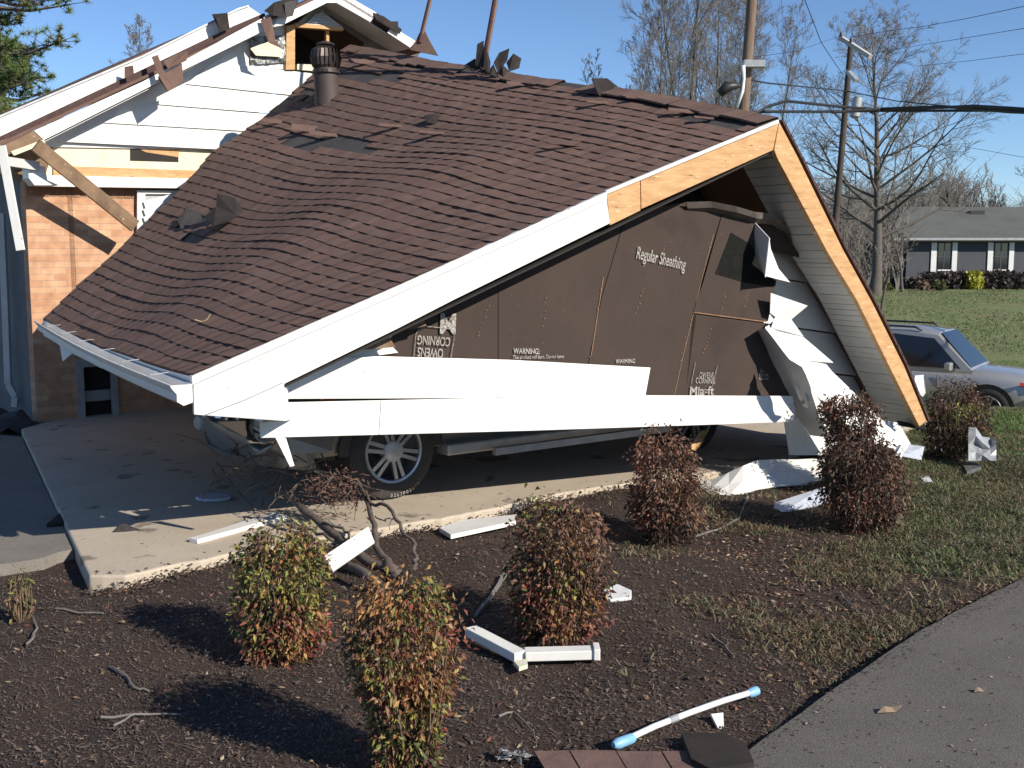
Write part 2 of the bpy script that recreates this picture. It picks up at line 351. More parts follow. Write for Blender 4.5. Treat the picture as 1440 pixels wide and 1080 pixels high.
def f_straw(x, y):
    g0 = rnd.uniform(.5, 1.2); a = rnd.uniform(0, 3.14); l = rnd.uniform(.012, .05); u = V((math.cos(a), math.sin(a), rnd.uniform(-.1, .35)))*l; w = V((-math.sin(a), math.cos(a), 0))*.0011; p = V((x, y, gz(x, y)+.008))
    lit.face([p-u-w, p+u-w, p+u+w, p-u+w], (.19*g0, .14*g0, .10*g0))
scatter(2300, f_straw, 3.2, 10, lambda x, y: .25+.75*max(0, min(1, .5+2*noise.noise(V((x*1.3, y*1.3, 12))))))
for _ in range(2600):
    i = rnd.randrange(len(re)-1); q_ = re[i].lerp(re[i+1], rnd.random()); o_ = abs(rnd.gauss(0, .05))+.004; p = q_+V((o_*.8, -o_*.6, .003)); g0 = rnd.uniform(.5, 1.4)
    if inpoly(p.x, p.y, ROAD): flake(lit, p, rnd.uniform(.002, .007), (.06*g0, .042*g0, .035*g0), rnd.uniform(.1, .8), .7)
for _ in range(500):    # few bits blown on to the road and the slab
    y = rnd.uniform(3.4, 8); x = rnd.uniform(.2, .5)*y; 
    if inpoly(x, y, ROAD): flake(lit, V((x, y, .034)), rnd.uniform(.004, .012), (.10, .07, .05) if rnd.random() < .7 else (.3, .22, .15), .4)
stuff(lit.build('leaf_litter', CHIP, norm=False))
dg = MB()
def f_dead(x, y):
    k = noise.noise(V((x*1.4, y*1.4, 8))); c = (.20, .16, .09) if rnd.random() < .65 else (.12, .13, .06)
    if rnd.random() < .25: c = (.24, .15, .09)
    g0 = rnd.uniform(.5, 1.1)
    for _ in range(3): blade(dg, V((x+rnd.uniform(-.02, .02), y+rnd.uniform(-.02, .02), gz(x, y))), rnd.uniform(.02, .06), rnd.uniform(.0025, .005), rnd.uniform(.6, 1.9), tuple(q*g0 for q in c))
scatter(15000, f_dead, 4.0, 10.5, lambda x, y: smooth((x-.35)/1.5)*smooth((y-4.2)/1.3)*max(.04, min(1, .15+2.2*noise.noise(V((x*1.25+2, y*1.25, 8))))))
stuff(dg.build('dead_grass', GRASSM, norm=False))
lg = MB()
def f_lawn(x, y):
    g0 = rnd.uniform(.5, 1.15); c = rnd.choice(([(.14, .175, .065), (.12, .155, .055), (.17, .18, .085), (.24, .19, .12), (.17, .13, .085)] if y < 10.5 and x < 4.6 else [(.15, .24, .06), (.12, .20, .05), (.20, .22, .09)]))
    if noise.noise(V((x*.8, y*.8, 4))) < -.1 and rnd.random() < .6: c = (.22, .18, .10)
    for _ in range(2): blade(lg, V((x+rnd.uniform(-.03, .03), y+rnd.uniform(-.03, .03), gz(x, y))), rnd.uniform(.03, .075), rnd.uniform(.003, .0055), rnd.uniform(.5, 1.6), tuple(q*g0 for q in c))
scatter(72000, f_lawn, 5.5, 16, lambda x, y: 0 if x < 1.8 else (min(1, max(0, zone(x, y)-.3)*1.6)), .62)
for _ in range(26000):
    y = 24+33*rnd.random()**.8; x = rnd.uniform(.27, .5)*y
    if noise.noise(V((x*.35, y*.22, 3))) < rnd.uniform(-.35, .3): continue
    g0 = rnd.uniform(.45, 1.1); c = rnd.choice([(.18, .23, .09), (.15, .19, .07), (.26, .23, .13)]); blade(lg, V((x, y, gz(x, y))), rnd.uniform(.03, .075), rnd.uniform(.01, .022), rnd.uniform(.3, 1.3), tuple(q*g0 for q in c))
for _ in range(26000):
    y = rnd.uniform(14, 30); x = rnd.uniform(.30, .60)*y; f_lawn(x, y)
stuff(lg.build('lawn_grass', GRASSM, norm=False))
# ================================================================= COLLAPSED CARPORT
YAW = R(31.5); U = V((math.cos(YAW), math.sin(YAW), 0)); NB = V((-math.sin(YAW), math.cos(YAW), 0)); NF = -NB   # NF faces the camera
C0 = P(272, 540, 6.0)
def Gp(px, py, off=0.0): return hitp(px, py, C0+NF*off, NF)
APX = Gp(1095, 171)
FOOT = P(1300, 592, 9.65)
dR = V((FOOT.x-APX.x, FOOT.y-APX.y, 0)).normalized(); NR = V((dR.y, -dR.x, 0))
def Rp(px, py, off=0.0): return hitp(px, py, APX+NR*off, NR)
car_root = thing('collapsed_carport', 'fallen gabled carport roof of brown shingles resting on the buried vehicle', 'carport', (C0.x, C0.y, 0))
CR = car_root
# roof surface
E0 = Gp(272, 528, -.0); E1 = Gp(1094, 167, -.0)
backpts = [P(60, 448, 10.4), P(128, 385, 10.9), P(200, 318, 11.4), P(255, 262, 11.75), P(300, 212, 12.1), P(370, 165, 12.5), P(440, 104, 12.9), P(492, 64, 13.4)]
bl = [0]
for a, b in zip(backpts, backpts[1:]): bl.append(bl[-1]+(b-a).length)
bl = [x/bl[-1] for x in bl]
def Bk(s):
    s = max(0, min(1, s))
    for i in range(len(bl)-1):
        if s <= bl[i+1]+1e-9: return backpts[i].lerp(backpts[i+1], (s-bl[i])/(bl[i+1]-bl[i]))
    return backpts[-1]
UP = V((0, 0, 1))
def roof(s, v, h=0.0):
    f = E0.lerp(E1, s); b = Bk(s); p = f.lerp(b, v)
    vc = .30+.06*math.sin(s*5); k = 1-.75*smooth((s-.55)/.4)
    k *= smooth(s/.16)*.85+.15
    z = .068*k*math.exp(-((v-vc)/.15)**2)-.035*k*math.exp(-((v-vc-.32)/.2)**2)
    z += .016*noise.noise(V((s*4.5, v*4, 1.7)))*min(1, v*6)*min(1, (1-v)*6)+.007*noise.noise(V((s*11, v*13, 4.7)))*min(1, v*9)
    z -= .09*math.sin(math.pi*v)*(1-s)**2*.5
    if h:
        return p+V((0, 0, z))+ROOFN*h
    return p+V((0, 0, z))
ROOFN = ((E1-E0).cross(Bk(.5)-E0.lerp(E1, .5))).normalized()
if ROOFN.z < 0: ROOFN = -ROOFN
NC = 41
deck = MB()
rows = [[roof(s/40, v/48, -.006) for v in range(49)] for s in range(41)]
rows = [[q-NF*.03 if j == 0 else q for j, q in enumerate(rr)] for rr in rows]
deck.grid(rows, thick=(0, 0, -.03)); deck.build('roof_deck', FELT, CR, smooth=30)
# lookup of a photo pixel on the roof
_rg = []
for i in range(0, 121):
    for j in range(0, 121):
        q = roof(i/120, j/120); x, y = proj(q); _rg.append((x, y, i/120, j/120))
def rs(px, py):
    b = min(_rg, key=lambda t: (t[0]-px)**2+(t[1]-py)**2); return b[2], b[3]
MISS = [((560, 84), (680, 92)), ((760, 112), (830, 120)), ((905, 140), (950, 150)), ((1010, 168), (1060, 176)), ((400, 186), (525, 206)), ((445, 92), (560, 107)), ((255, 296), (300, 318)), ((690, 108), (735, 118)), ((268, 330), (284, 340)), ((840, 130), (900, 138)), ((960, 152), (1075, 172)), ((430, 128), (440, 140))]
def missing(s, v):
    x, y = proj(roof(s, v))
    for (x0, y0), (x1, y1) in MISS:
        yy = y-(x-x0)*.10
        if x0 < x+6*math.sin(y) < x1 and y0 < yy < y1: return True
    return False
sh = MB(); tt = MB()
for k in range(NC):
    s0 = k/NC; s1 = min(1, (k+1.12)/NC); L = (Bk(s0)-E0.lerp(E1, s0)).length
    nseg = 64; ph = rnd.random()*20
    def ws(v): return s0+.0035*noise.noise(V((v*6, k*1.7, 2)))+.0015*noise.noise(V((v*30, k*1.7, 2)))
    lift = lambda v: .0085+.016*max(0, noise.noise(V((v*4, k*.9, 6)))-.12)
    v = 0.0; kk = rnd.randint(0, 1); vend = 1-.012*rnd.random()
    while v < vend-.002:
        w = rnd.choice([.075, .09, .105, .12])/L; v2 = min(vend, v+w); vm = (v+v2)/2
        if missing((s0+s1)/2, vm): v = v2; continue
        g0 = rnd.uniform(.92, 1.09); t_ = rnd.uniform(-.03, .03); c = (g0*(1+t_), g0, g0*(1-t_))
        a, b = ws(v), ws(v2); n = 2
        tp = [roof(s1, v, .002), roof(s1, v2, .002)]; bt = [roof(a, v, lift(v)), roof(b, v2, lift(v2))]; bd = [roof(a, v, -.004), roof(b, v2, -.004)]
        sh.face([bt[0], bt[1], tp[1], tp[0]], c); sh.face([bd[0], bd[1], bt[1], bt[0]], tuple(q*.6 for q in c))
        # raised laminate tooth on every other piece
        if (kk := kk+1) % 2 == (rnd.random() < .08):
            g1 = g0*rnd.uniform(.9, 1.12); c1 = (g1, g1*.98, g1*.98)
            dn = .02/NC; sA, sB = a-dn, b-dn; e = .0; hh = .0045
            q0, q1 = roof(sA, v+e, lift(v)+hh), roof(sB, v2-e, lift(v2)+hh); r0, r1 = roof(s1-.06/NC, v, hh*.6+.003), roof(s1-.06/NC, v2, hh*.6+.003)
            b0, b1 = roof(sA, v+e, -.004), roof(sB, v2-e, -.004)
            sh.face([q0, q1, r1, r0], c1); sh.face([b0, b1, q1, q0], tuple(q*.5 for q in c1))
            
        v = v2
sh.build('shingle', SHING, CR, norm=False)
# ridge cap and the strip of shingles that runs along the far side of it
n = 34
for k in range(n):
    a, b = k/n, (k+1.04)/n
    if k in (18, 19, 20, 12, 11): continue
    rc = MB(); p, q = roof(1, a), roof(1, min(1, b)); g0 = rnd.uniform(.85, 1.08); h = .012+.004*(k % 2)
    wd = .955+.01*noise.noise(V((k*.9, 0, 0))); dn = (roof(wd, a)-p); dn2 = (roof(wd+rnd.uniform(-.004, .004), min(1, b))-q); lf = .03+.05*max(0, noise.noise(V((k*.7, 3, 0))))
    c = (g0, g0, g0); fr = V((dR.x, dR.y, -1.0))*.10
    rc.face([p+dn+UP*lf, q+dn2+UP*(lf+.004), q+UP*h, p+UP*h], c); rc.face([p+UP*h, q+UP*h, q+fr, p+fr], c); rc.face([p+dn+UP*lf, q+dn2+UP*lf, q+dn2+UP*(lf-.012), p+dn+UP*(lf-.012)], c)
    rc.build('ridge_cap', SHING, CR, norm=False)
_op = [(1097, 170), (1123, 219), (1186, 348), (1227, 422), (1273, 514), (1304, 592)]
def oo(t):
    t = min(.9999, t)*5; i = int(t); return Rp(*_op[i], .0).lerp(Rp(*_op[i+1], .0), t-i)
# right slope: deck over the far side
rs_ = MB(); ridge_b = roof(1, 1); fb = FOOT+NB*6.2+V((-.6, .2, .25))
q = [APX+V((.01, 0, .035))+NB*.03, FOOT+V((.01, 0, .02))+NB*.03, fb, ridge_b]
rows = [[(oo(t/12)+NB*.04).lerp(q[3].lerp(q[2], t/12), v/16)+V((0, 0, .03*noise.noise(V((t*.5, v*.5, 3)))*(1 if 0 < v else 0))) for v in range(17)] for t in range(13)]
rs_.grid(rows, thick=(-.012, 0, -.018)); rs_.build('right_roof_slope', SHING, CR)
e = MB()
for k in range(34):
    t = k/34; p = oo(t); p2 = oo((k+1.2)/34); o = NR*.012+V((dR.x*.006, dR.y*.006, .004)); jj = rnd.uniform(0, .012)
    e.prism([p+o, p2+o-UP*.004, p2-NR*.10, p-NR*.10], V((dR.x*.02, dR.y*.02, .006+jj*.6)))
e.build('right_shingle_edge', MAROON, CR)
# rake boards
def plate(mb, pts, off, t, pf=Gp, c=None):
    n = NF if pf is Gp else NR
    mb.prism([pf(x, y, off) for x, y in pts], -n*t, c)
m = MB(); plate(m, [(272, 540), (560, 412), (853, 279), (858, 314), (640, 421), (560, 462), (400, 540), (398, 592), (273, 583)], .0, .03)
m.build('rake_board', WHITE, CR, bevel=.004)
m = MB(); plate(m, [(270, 529), (560, 402), (853, 270), (853.5, 280), (560, 413), (271, 541)], .018, .05); m.build('drip_edge', WHITE, CR)
m = MB(); plate(m, [(853, 272), (900, 251), (901, 296), (858, 317)], -.004, .035); m.build('rake_board_end', WOOD, CR, bevel=.003)
m = MB(); plate(m, [(901, 251), (1095, 172), (1090, 210), (902, 294)], -.007, .035); m.build('bare_rake_board', WOOD, CR, bevel=.003)
m = MB(); plate(m, [(853, 268), (1000, 207), (1095, 168), (1095.5, 173), (1000, 212), (853, 273)], .012, .03); m.build('metal_edge', WHITE, CR)
m = MB(); plate(m, [(1096, 172), (1122, 221), (1185, 350), (1226, 424), (1272, 516), (1303, 592), (1293, 600), (1251, 516), (1206, 424), (1164, 355), (1093, 222), (1089, 211)], .0, .04, Rp); m.build('right_rake_board', WOOD, CR, bevel=.003)
# line cut of the fold in the corner return
m = MB(); m.tube([Gp(290, 583, .006), Gp(345, 562, .006), Gp(398, 538, .006)], .0025, 4); m.build('fold_line', GREYM, CR)
m = MB(); m.prism([Gp(398, 545, 0), Gp(398, 592, 0), Gp(403, 592, -.22), Gp(403, 545, -.22)], U*.01); m.build('corner_return', WHITE2, CR)
m = MB(); m.prism([Gp(273, 583, -.002), Gp(398, 592, -.002), Gp(398, 592, -.30)+U*.05, Gp(273, 583, -.30)], (0, 0, .02)); m.build('return_underside', SOFFIT, CR)
# left soffit (under the overhang), right soffit
m = MB(); m.prism([Gp(400, 545, -.035), Gp(1088, 214, -.035), Gp(1088, 214, -.035)+NB*.42, Gp(400, 545, -.035)+NB*.42], (0, 0, .012)); m.build('left_soffit', DARK, CR)  # coloured near black, the overhang's shade put into the soffit
_ip = [(1089, 209), (1164, 353), (1206, 422), (1251, 514), (1293, 600)]
def inn(t):
    t = min(.9999, t)*4; i = int(t); return Rp(*_ip[i], -.04).lerp(Rp(*_ip[i+1], -.04), t-i)
sf = MB(); n = 48; OV = .42; a0, b0 = Rp(1089, 209, -.04), Rp(1288, 602, -.04)
for k in range(n):
    p, q_ = inn((k+.04)/n), inn((k+.96)/n); dz = UP*(.006*rnd.random())
    sf.prism([p+dz, q_+dz, q_+dz+NB*OV, p+dz+NB*OV], V((.01, .0, .012)))
sf.build('right_soffit', SOFFIT, CR)
# brown sheathing wall panels, a few degrees out of plane with each other
W0 = -.36
def panel(pts, off, name='sheathing_panel', mt=SHEATH, t=.014, tilt=None):
    m = MB(); plate(m, pts, off, t); return m.build(name, mt, CR)
panel([(480, 520), (560, 455), (700, 385), (700, 570), (480, 570)], W0)
panel([(701, 384), (860, 305), (880, 300), (845, 420), (815, 570), (701, 570)], W0+.003)
panel([(881, 300), (965, 284), (1018, 290), (985, 400), (962, 570), (816, 570), (846, 420)], W0+.006)
panel([(1019, 290), (1058, 304), (1080, 360), (1092, 395), (1080, 452), (975, 438), (988, 400)], W0+.012)
panel([(974, 441), (1078, 455), (1073, 470), (1120, 570), (963, 570)], W0+.006)
# dark sheet painted as the unlit attic behind
m = MB(); m.prism([APX+NB*1.2, C0+NB*1.2+V((.6, .35, .1)), C0+NB*1.2+U*5.2+V((0, 0, -.8)), FOOT+NB*1.2+V((-.25, 0, .2))], NB*.02); m.build('attic_dark_sheet', DARK, CR)
# curved top edge (housewrap / torn paper edge) above the panels
m = MB(); pts = [(965, 284, -.3), (1000, 283, -.27), (1035, 290, -.24), (1062, 298, -.25), (1085, 300, -.3), (1104, 312, -.38), (1112, 330, -.4)]
rows = [[Gp(x, y, o) for x, y, o in pts], [Gp(x+2, y+9, o-.03) for x, y, o in pts], [Gp(x+1, y+16, o-.10) for x, y, o in pts]]
m.grid(rows, thick=NB*.008); m.build('torn_top_edge', mat('torn_board', (.16, .13, .11), .9, (.09, .07, .06), 10, .5), CR)
m = MB(); plate(m, [(1055, 300), (1120, 322), (1124, 362), (1078, 352)], W0-.10, .01); m.build('inner_sheathing', SHEATH, CR)
# darker gap torn in the sheathing with the panel behind it
m = MB(); plate(m, [(1028, 327), (1055, 343), (1075, 372), (1090, 396), (1088, 404), (1050, 398), (1006, 385)], W0+.016, .003); m.build('exposed_backing', mat('backing_paper', (.010, .011, .010), .9, (.018, .018, .016), 20, .5, spec=.05), CR)
# nails and rust seams
m = MB(); rn = random.Random(3)
for (xa, ya), (xb, yb) in [((688, 430), (672, 470)), ((848, 395), (830, 500)), ((1003, 330), (965, 470)), ((975, 440), (945, 550)), ((1000, 462), (988, 500)), ((905, 400), (895, 440)), ((770, 395), (762, 480)), ((935, 345), (925, 380)), ((1052, 408), (1046, 432)), ((1020, 410), (1015, 440))]:
    for t in range(9):
        k = t/8+rn.uniform(-.03, .03); x, y = xa+(xb-xa)*k+rn.uniform(-1.5, 1.5), ya+(yb-ya)*k
        if rn.random() < .75:
            l = rn.uniform(.6, 2.2); plate(m, [(x, y), (x+.8, y+.2), (x+.5, y+l), (x-.3, y+l)], W0+.016, .001)
stuff(m.build('nail_mark', RUST, CR))
m = MB(); plate(m, [(1003, 330), (1003.7, 330), (986, 398), (976, 440), (960, 505), (948, 560), (947.3, 560), (959.3, 505), (975.3, 440), (985.3, 398)], W0+.009, .001) ; m.build('seam', RUST, CR)
m = MB(); plate(m, [(848, 390), (849, 390), (832, 500), (831, 500)], W0+.009, .001); m.build('seam', RUST, CR)
m = MB(); plate(m, [(977, 438.6), (1078, 452), (1078, 453.4), (977, 440)], W0+.02, .001); m.build('seam', RUST, CR)
# printing on the sheathing
def text_on(body, px, py, wpx, off, ang, name='printed_text', bold=.0, flip=False, hs=1.0, par=None, mt=None):
    cu = bpy.data.curves.new('t', 'FONT'); cu.body = body; cu.size = 1; cu.offset = bold; cu.align_x = 'LEFT'; cu.space_line = .82
    o = bpy.data.objects.new('t', cu); col.objects.link(o); bpy.context.view_layer.update()
    me = bpy.data.meshes.new_from_object(o); bpy.data.objects.remove(o)
    p0 = Gp(px, py, off); w = max(v.co.x for v in me.vertices)-min(v.co.x for v in me.vertices)
    a = R(ang); ux = U*math.cos(a)-UP*math.sin(a); uy = U*math.sin(a)+UP*math.cos(a)
    if flip: ux, uy = -ux, -uy
    p1 = Gp(px+wpx*(-1 if flip else 1), py, off); s = (p1-p0).length/w
    mb = MB(); mb.v = [p0+ux*(v.co.x*s)+uy*(v.co.y*s*hs) for v in me.vertices]; mb.f = [list(f.vertices) for f in me.polygons]; mb.c = [(1, 1, 1)]*len(mb.f)
    return mb.build(name, mt or INK, par or CR, norm=False)
TO = W0+.018
text_on('Regular Sheathing', 894, 363, 70, TO, 11, bold=.012, hs=1.9)
text_on('WARNING:', 722, 497, 37, TO, 4, bold=.02, hs=1.3)
text_on('This product will burn. Do not leave', 721, 505, 72, TO, 2, hs=1.3, bold=.01)
text_on('WARNING', 866, 511, 27, TO, 2, bold=.02, hs=1.2)
text_on('CORNING', 634, 475, 46, TO, 6, flip=True, bold=.01, hs=1.6)
text_on('OWENS', 624, 491, 36, TO, 6, flip=True, bold=.01, hs=1.6)
text_on('M', 643, 442, 22, TO, 3, flip=True, bold=.03, hs=1.1)
text_on('OWENS', 983, 531, 20, TO, 5, bold=.0, hs=1.5)
text_on('CORNING', 978, 539, 27, TO, 5, bold=.0, hs=1.5)
text_on('Mia-ft', 969, 556, 34, TO, 3, bold=.02, hs=.9)
text_on('This\nMust Be\nCovered', 1068, 524, 13, TO, 4, bold=.0, hs=1.2)
def rrect(pts, closed, w=.003, off=TO):
    m = MB(); m.tube([Gp(x, y, off) for x, y in pts], w, 4); m.build('printed_frame', INK, CR)
rrect([(582, 502), (585, 470), (588, 464), (600, 459), (620, 461), (634, 463), (639, 466), (639, 475), (634, 503)], 0)
rrect([(978, 510), (972, 540), (973, 545), (976, 547), (998, 549), (1001, 546), (1009, 514)], 0)
# siding left on the wall
def strip(pts, off, name='siding_board', mt=WHITE, t=.02):
    m = MB(); plate(m, pts, off, t); return m.build(name, mt, CR, bevel=.003)
strip([(398, 561), (400, 545), (478, 503), (530, 501), (715, 506), (915, 517), (908, 556), (640, 560)], -.30)
strip([(366, 594), (398, 591), (405, 566), (640, 561), (908, 556), (1115, 557), (1121, 593), (1010, 597), (740, 606), (367, 616)], -.285)
m = MB(); m.tube([Gp(536, 563, -.281), Gp(533, 610, -.281)], .0015, 4); m.build('siding_joint', GREYM, CR)
m = MB(); plate(m, [(400, 540), (560, 462), (545, 480), (560, 496), (500, 504), (440, 525)], -.34, .01); m.build('torn_siding', WHITE2, CR)
m = MB(); plate(m, [(512, 488), (548, 474), (556, 488), (510, 492)], -.2, .03); plate(m, [(573, 462), (596, 451), (600, 458), (580, 463)], -.2, .03); m.build('broken_lookout', WOOD2, CR)
# strip standing in for the truck's running board, soffit remains below corner
m = MB(); m.prism([Gp(388, 616, -.25), Gp(408, 656, -.2), Gp(414, 655, -.2), Gp(402, 616, -.25)], NB*.02); m.build('hanging_trim', WHITE, CR)
m = MB(); m.bar(Gp(695, 635, -1.1), Gp(940, 602, -1.1), .05, .055); m.build('running_board_strip', GREYM, CR)  # light strip standing in for the truck's running board
# right-hand wall: lapped white siding in the shade
WR = -.46
def rs_strip(pts, off, t=.012, name='right_siding_board', mt=WHITE2):
    m = MB(); plate(m, pts, off, t, Rp); return m.build(name, mt, CR)
WR = -.62
def lap(tl, tr, br_, bl_):
    m = MB(); q_ = [Rp(*tl, WR), Rp(*tr, WR), Rp(*br_, WR+.045), Rp(*bl_, WR+.045)]; m.prism(q_, -NR*.006); m.face([q_[3], q_[2], q_[2]-NR*.03, q_[3]-NR*.03]); m.build('right_siding_board', WHITE2, CR, norm=False)
lap((1085, 318), (1105, 320), (1170, 402), (1072, 386)); lap((1072, 388.5), (1170, 404.5), (1206, 472), (1074, 454)); lap((1074, 456.5), (1206, 474.5), (1236, 532), (1086, 514)); lap((1086, 516.5), (1236, 534.5), (1264, 590), (1100, 570)); lap((1100, 572), (1262, 592), (1290, 640), (1110, 640))
# bent siding pieces that stick out and catch the sun
def loosep(pts, name, mt=WHITE, t=.006, parent=CR):   # pts: (px, py, depth)
    m = MB(); c = [P(*p) for p in pts]; nn = (c[1]-c[0]).cross(c[2]-c[0]).normalized(); m.prism(c, nn*t); return m.build(name, mt, parent)
D9 = 8.75
loosep([(1054, 305, 8.72), (1082, 335, 8.45), (1076, 390, 8.45), (1058, 348, 8.7)], 'curled_siding', WHITE2)
loosep([(1076, 388, 8.45), (1082, 335, 8.45), (1084, 350, 8.5), (1095, 378, 8.65), (1111, 397, 8.8)], 'bright_siding_flap', WHITE)
loosep([(1084, 412, 8.6), (1136, 430, 8.9), (1112, 450, 8.85), (1090, 445, 8.7), (1083, 440, 8.65)], 'bright_siding_flap', WHITE)
loosep([(1085, 460, 8.6), (1090, 446, 8.7), (1112, 448, 8.82), (1130, 473, 8.95), (1076, 462, 8.58)], 'bright_siding_flap', WHITE)
loosep([(1076, 462, 8.55), (1130, 474, 8.95), (1172, 510, 9.1), (1110, 505, 8.62)], 'bright_siding_flap', WHITE)
# corner post cladding, buckled; shaded faces painted grey, sunlit face white
def ribbon(A, B, name, mt, parent=CR, sub=3, jit=0, thick=(0, .008, -.004)):
    def dens(q): 
        o = []
        for u, w in zip(q, q[1:]): o += [P(*[u[i]+(w[i]-u[i])*k/sub for i in range(3)]) for k in range(sub)]
        return o+[P(*q[-1])]
    a_, b_ = dens(A), dens(B); n_ = 4; rows = [[x.lerp(y, j/n_)+V((0, 1, 0))*jit*noise.noise(V((i*.6, j*.9, jit*50))) for i, (x, y) in enumerate(zip(a_, b_))] for j in range(n_+1)]
    m = MB(); m.grid(rows, thick=thick); return m.build(name, mt, parent, smooth=35)
ribbon([(1060, 466, 8.80), (1072, 500, 8.85), (1094, 542, 8.9), (1120, 585, 9.0), (1140, 612, 9.05)], [(1076, 461, 8.50), (1108, 503, 8.55), (1140, 548, 8.62), (1152, 585, 8.75), (1168, 615, 8.85)], 'corner_cladding', SOFFIT, jit=.03)
ribbon([(1076, 461, 8.50), (1108, 503, 8.55), (1140, 548, 8.62), (1185, 592, 8.8), (1212, 615, 8.95)], [(1086, 452, 8.85), (1132, 476, 9.05), (1170, 522, 9.1), (1222, 572, 9.25), (1246, 596, 9.3)], 'fallen_corner_board', WHITE, jit=.03)
ribbon([(1106, 503, 8.5), (1116, 530, 8.52), (1124, 560, 8.55), (1132, 572, 8.6)], [(1128, 516, 8.36), (1140, 545, 8.40), (1142, 560, 8.45), (1138, 574, 8.5)], 'buckled_cladding', SOFFIT, jit=.05)
ribbon([(1200, 606, 9.0), (1235, 628, 9.1), (1262, 640, 9.2)], [(1214, 580, 9.2), (1250, 600, 9.3), (1278, 622, 9.4)], 'fallen_corner_board', WHITE, jit=.1)
# dryer-like ribbed vent strip at the foot
m = MB()
for k in range(24):
    t = k/23; p = P(1262+t*38, 592+t*7, 9.75); m.bar(p, p+V((.0, -.05, -.03)), .012, .012)
m.build('ridge_vent_strip', BLACK, CR)
# gutter along the left eave, fascia behind it
ev = [roof(0, k/14) for k in range(15)]
fa = MB()
for a, b in zip(ev, ev[1:]): fa.prism([a+V((0, 0, -.01)), b+V((0, 0, -.01)), b+V((.0, 0, -.16)), a+V((0, 0, -.16))], V((.02, .01, 0)))
fa.build('eave_fascia', WHITE2, CR)
gt = MB(); dl = -U
prof = [(0.0, 0), (0.0, -.10), (.05, -.115), (.085, -.09), (.085, -.05), (.11, -.02), (.12, .0), (.112, .003), (.102, -.018), (.078, -.05), (.076, -.084), (.048, -.105), (.008, -.09), (.008, 0)]
ga, gb_ = P(257, 541, 5.9), P(58, 450, 10.25)
rows = []
for k in range(13):
    t = k/12; c = ga.lerp(gb_, t)+V((0, 0, -.035*math.sin(math.pi*t))); rows.append([c+dl*(x-.05)+UP*z for x, z in prof]+[c+dl*(prof[0][0]-.05)+UP*prof[0][1]])
gt.grid(rows); gt.build('gutter', WHITE2, CR)
m = MB(); m.prism([ga+dl*(x-.05)+UP*z+NF*.004 for x, z in [(0, 0), (0, -.1), (.05, -.115), (.085, -.09), (.085, -.05), (.11, -.02), (.12, 0)]], NB*.006); m.build('gutter_end_cap', WHITE, CR)
for k in range(6):
    t = .1+k*.15; c = ga.lerp(gb_, t); m = MB(); m.bar(c+dl*.06, c-dl*.05+UP*.01, .012, .004); m.build('gutter_strap', GREYM, CR)
loosep([(82, 475, 9.9), (112, 488, 9.6), (104, 494, 9.6), (88, 508, 9.7)], 'hanging_soffit', WHITE2)
# ---- torn shingles and flaps (parts of the roof)
def flap(pts, base_s, name='torn_shingle', mt=TORN, t=.008, parent=CR, bend=0):
    """pts: pixel outline placed at depth of the roof point base_s plus per-point depth offset"""
    b = roof(*base_s); m = MB(); c = [P(x, y, b.y+d) for x, y, d in pts]
    nn = (c[1]-c[0]).cross(c[2]-c[0]).normalized(); m.prism(c, nn*t); return m.build(name, mt, parent)
s_ = rs(325, 305)
flap([(304, 292, .0), (305, 272, .08), (330, 278, .05), (344, 298, -.03), (333, 304, -.12)], s_)
flap([(286, 306, -.1), (304, 290, -.05), (334, 303, -.2), (320, 312, -.35), (300, 318, -.35)], s_)
flap([(250, 310, -.0), (262, 292, .1), (286, 300, -.05), (285, 318, -.2), (254, 322, -.15)], rs(268, 310), mt=FELT)
flap([(245, 285, .1), (256, 265, .25), (282, 243, .35), (272, 268, .15), (250, 290, .0)], rs(262, 270), mt=TORN)
s_ = rs(690, 108)
for pts in ([(668, 92, 0), (671, 62, .05), (680, 57, .05), (681, 95, -.05)], [(680, 95, -.1), (684, 66, 0), (690, 88, 0), (688, 104, -.15)], [(664, 100, 0), (652, 92, .1), (668, 82, .1), (676, 96, 0)],
            [(694, 88, 0), (702, 74, .1), (716, 68, .1), (713, 84, 0), (700, 102, -.1)], [(712, 88, .05), (722, 75, .1), (733, 82, .05), (730, 95, 0), (716, 100, -.1)],
            [(686, 100, -.1), (694, 90, -.05), (703, 112, -.25), (690, 104, -.2)], [(696, 108, -.1), (706, 90, -.05), (720, 104, -.1), (708, 108, -.25)]):
    flap(pts, (.97, rs(690, 105)[1]))
flap([(832, 110, 0), (854, 110, .08), (868, 121, .05), (886, 134, -.05), (842, 134, -.12)], (.97, rs(855, 125)[1]))
for x, y, w, h in [(740, 120, 55, 9), (960, 158, 40, 10), (850, 146, 50, 8), (480, 100, 60, 8), (440, 182, 60, 12), (470, 190, 70, 9), (520, 88, 60, 9), (560, 178, 55, 8), (620, 188, 60, 8), (990, 168, 28, 8), (800, 205, 60, 5), (900, 140, 40, 7), (395, 172, 50, 9)]:
    st = rs(x, y); b = roof(*st); m = MB(); nn = 6
    rows = [[P(x-w/2+w*i/nn, y-h*.7+w*i/nn*.10+j*h*.55+(2*noise.noise(V((i*.8, x, 0)))if j == 2 else 0), b.y-.03*j-.02)+V((0, 0, .018*j+.012*noise.noise(V((i, y, j))))) for i in range(nn+1)] for j in range(3)]
    m.grid(rows, c=(1, 1, 1), thick=(0, 0, -.006)); m.build('lifted_shingle', SHING, CR)
flap([(596, 162, 0), (612, 160, .02), (630, 166, 0), (618, 176, -.1), (600, 172, -.1)], rs(612, 168))
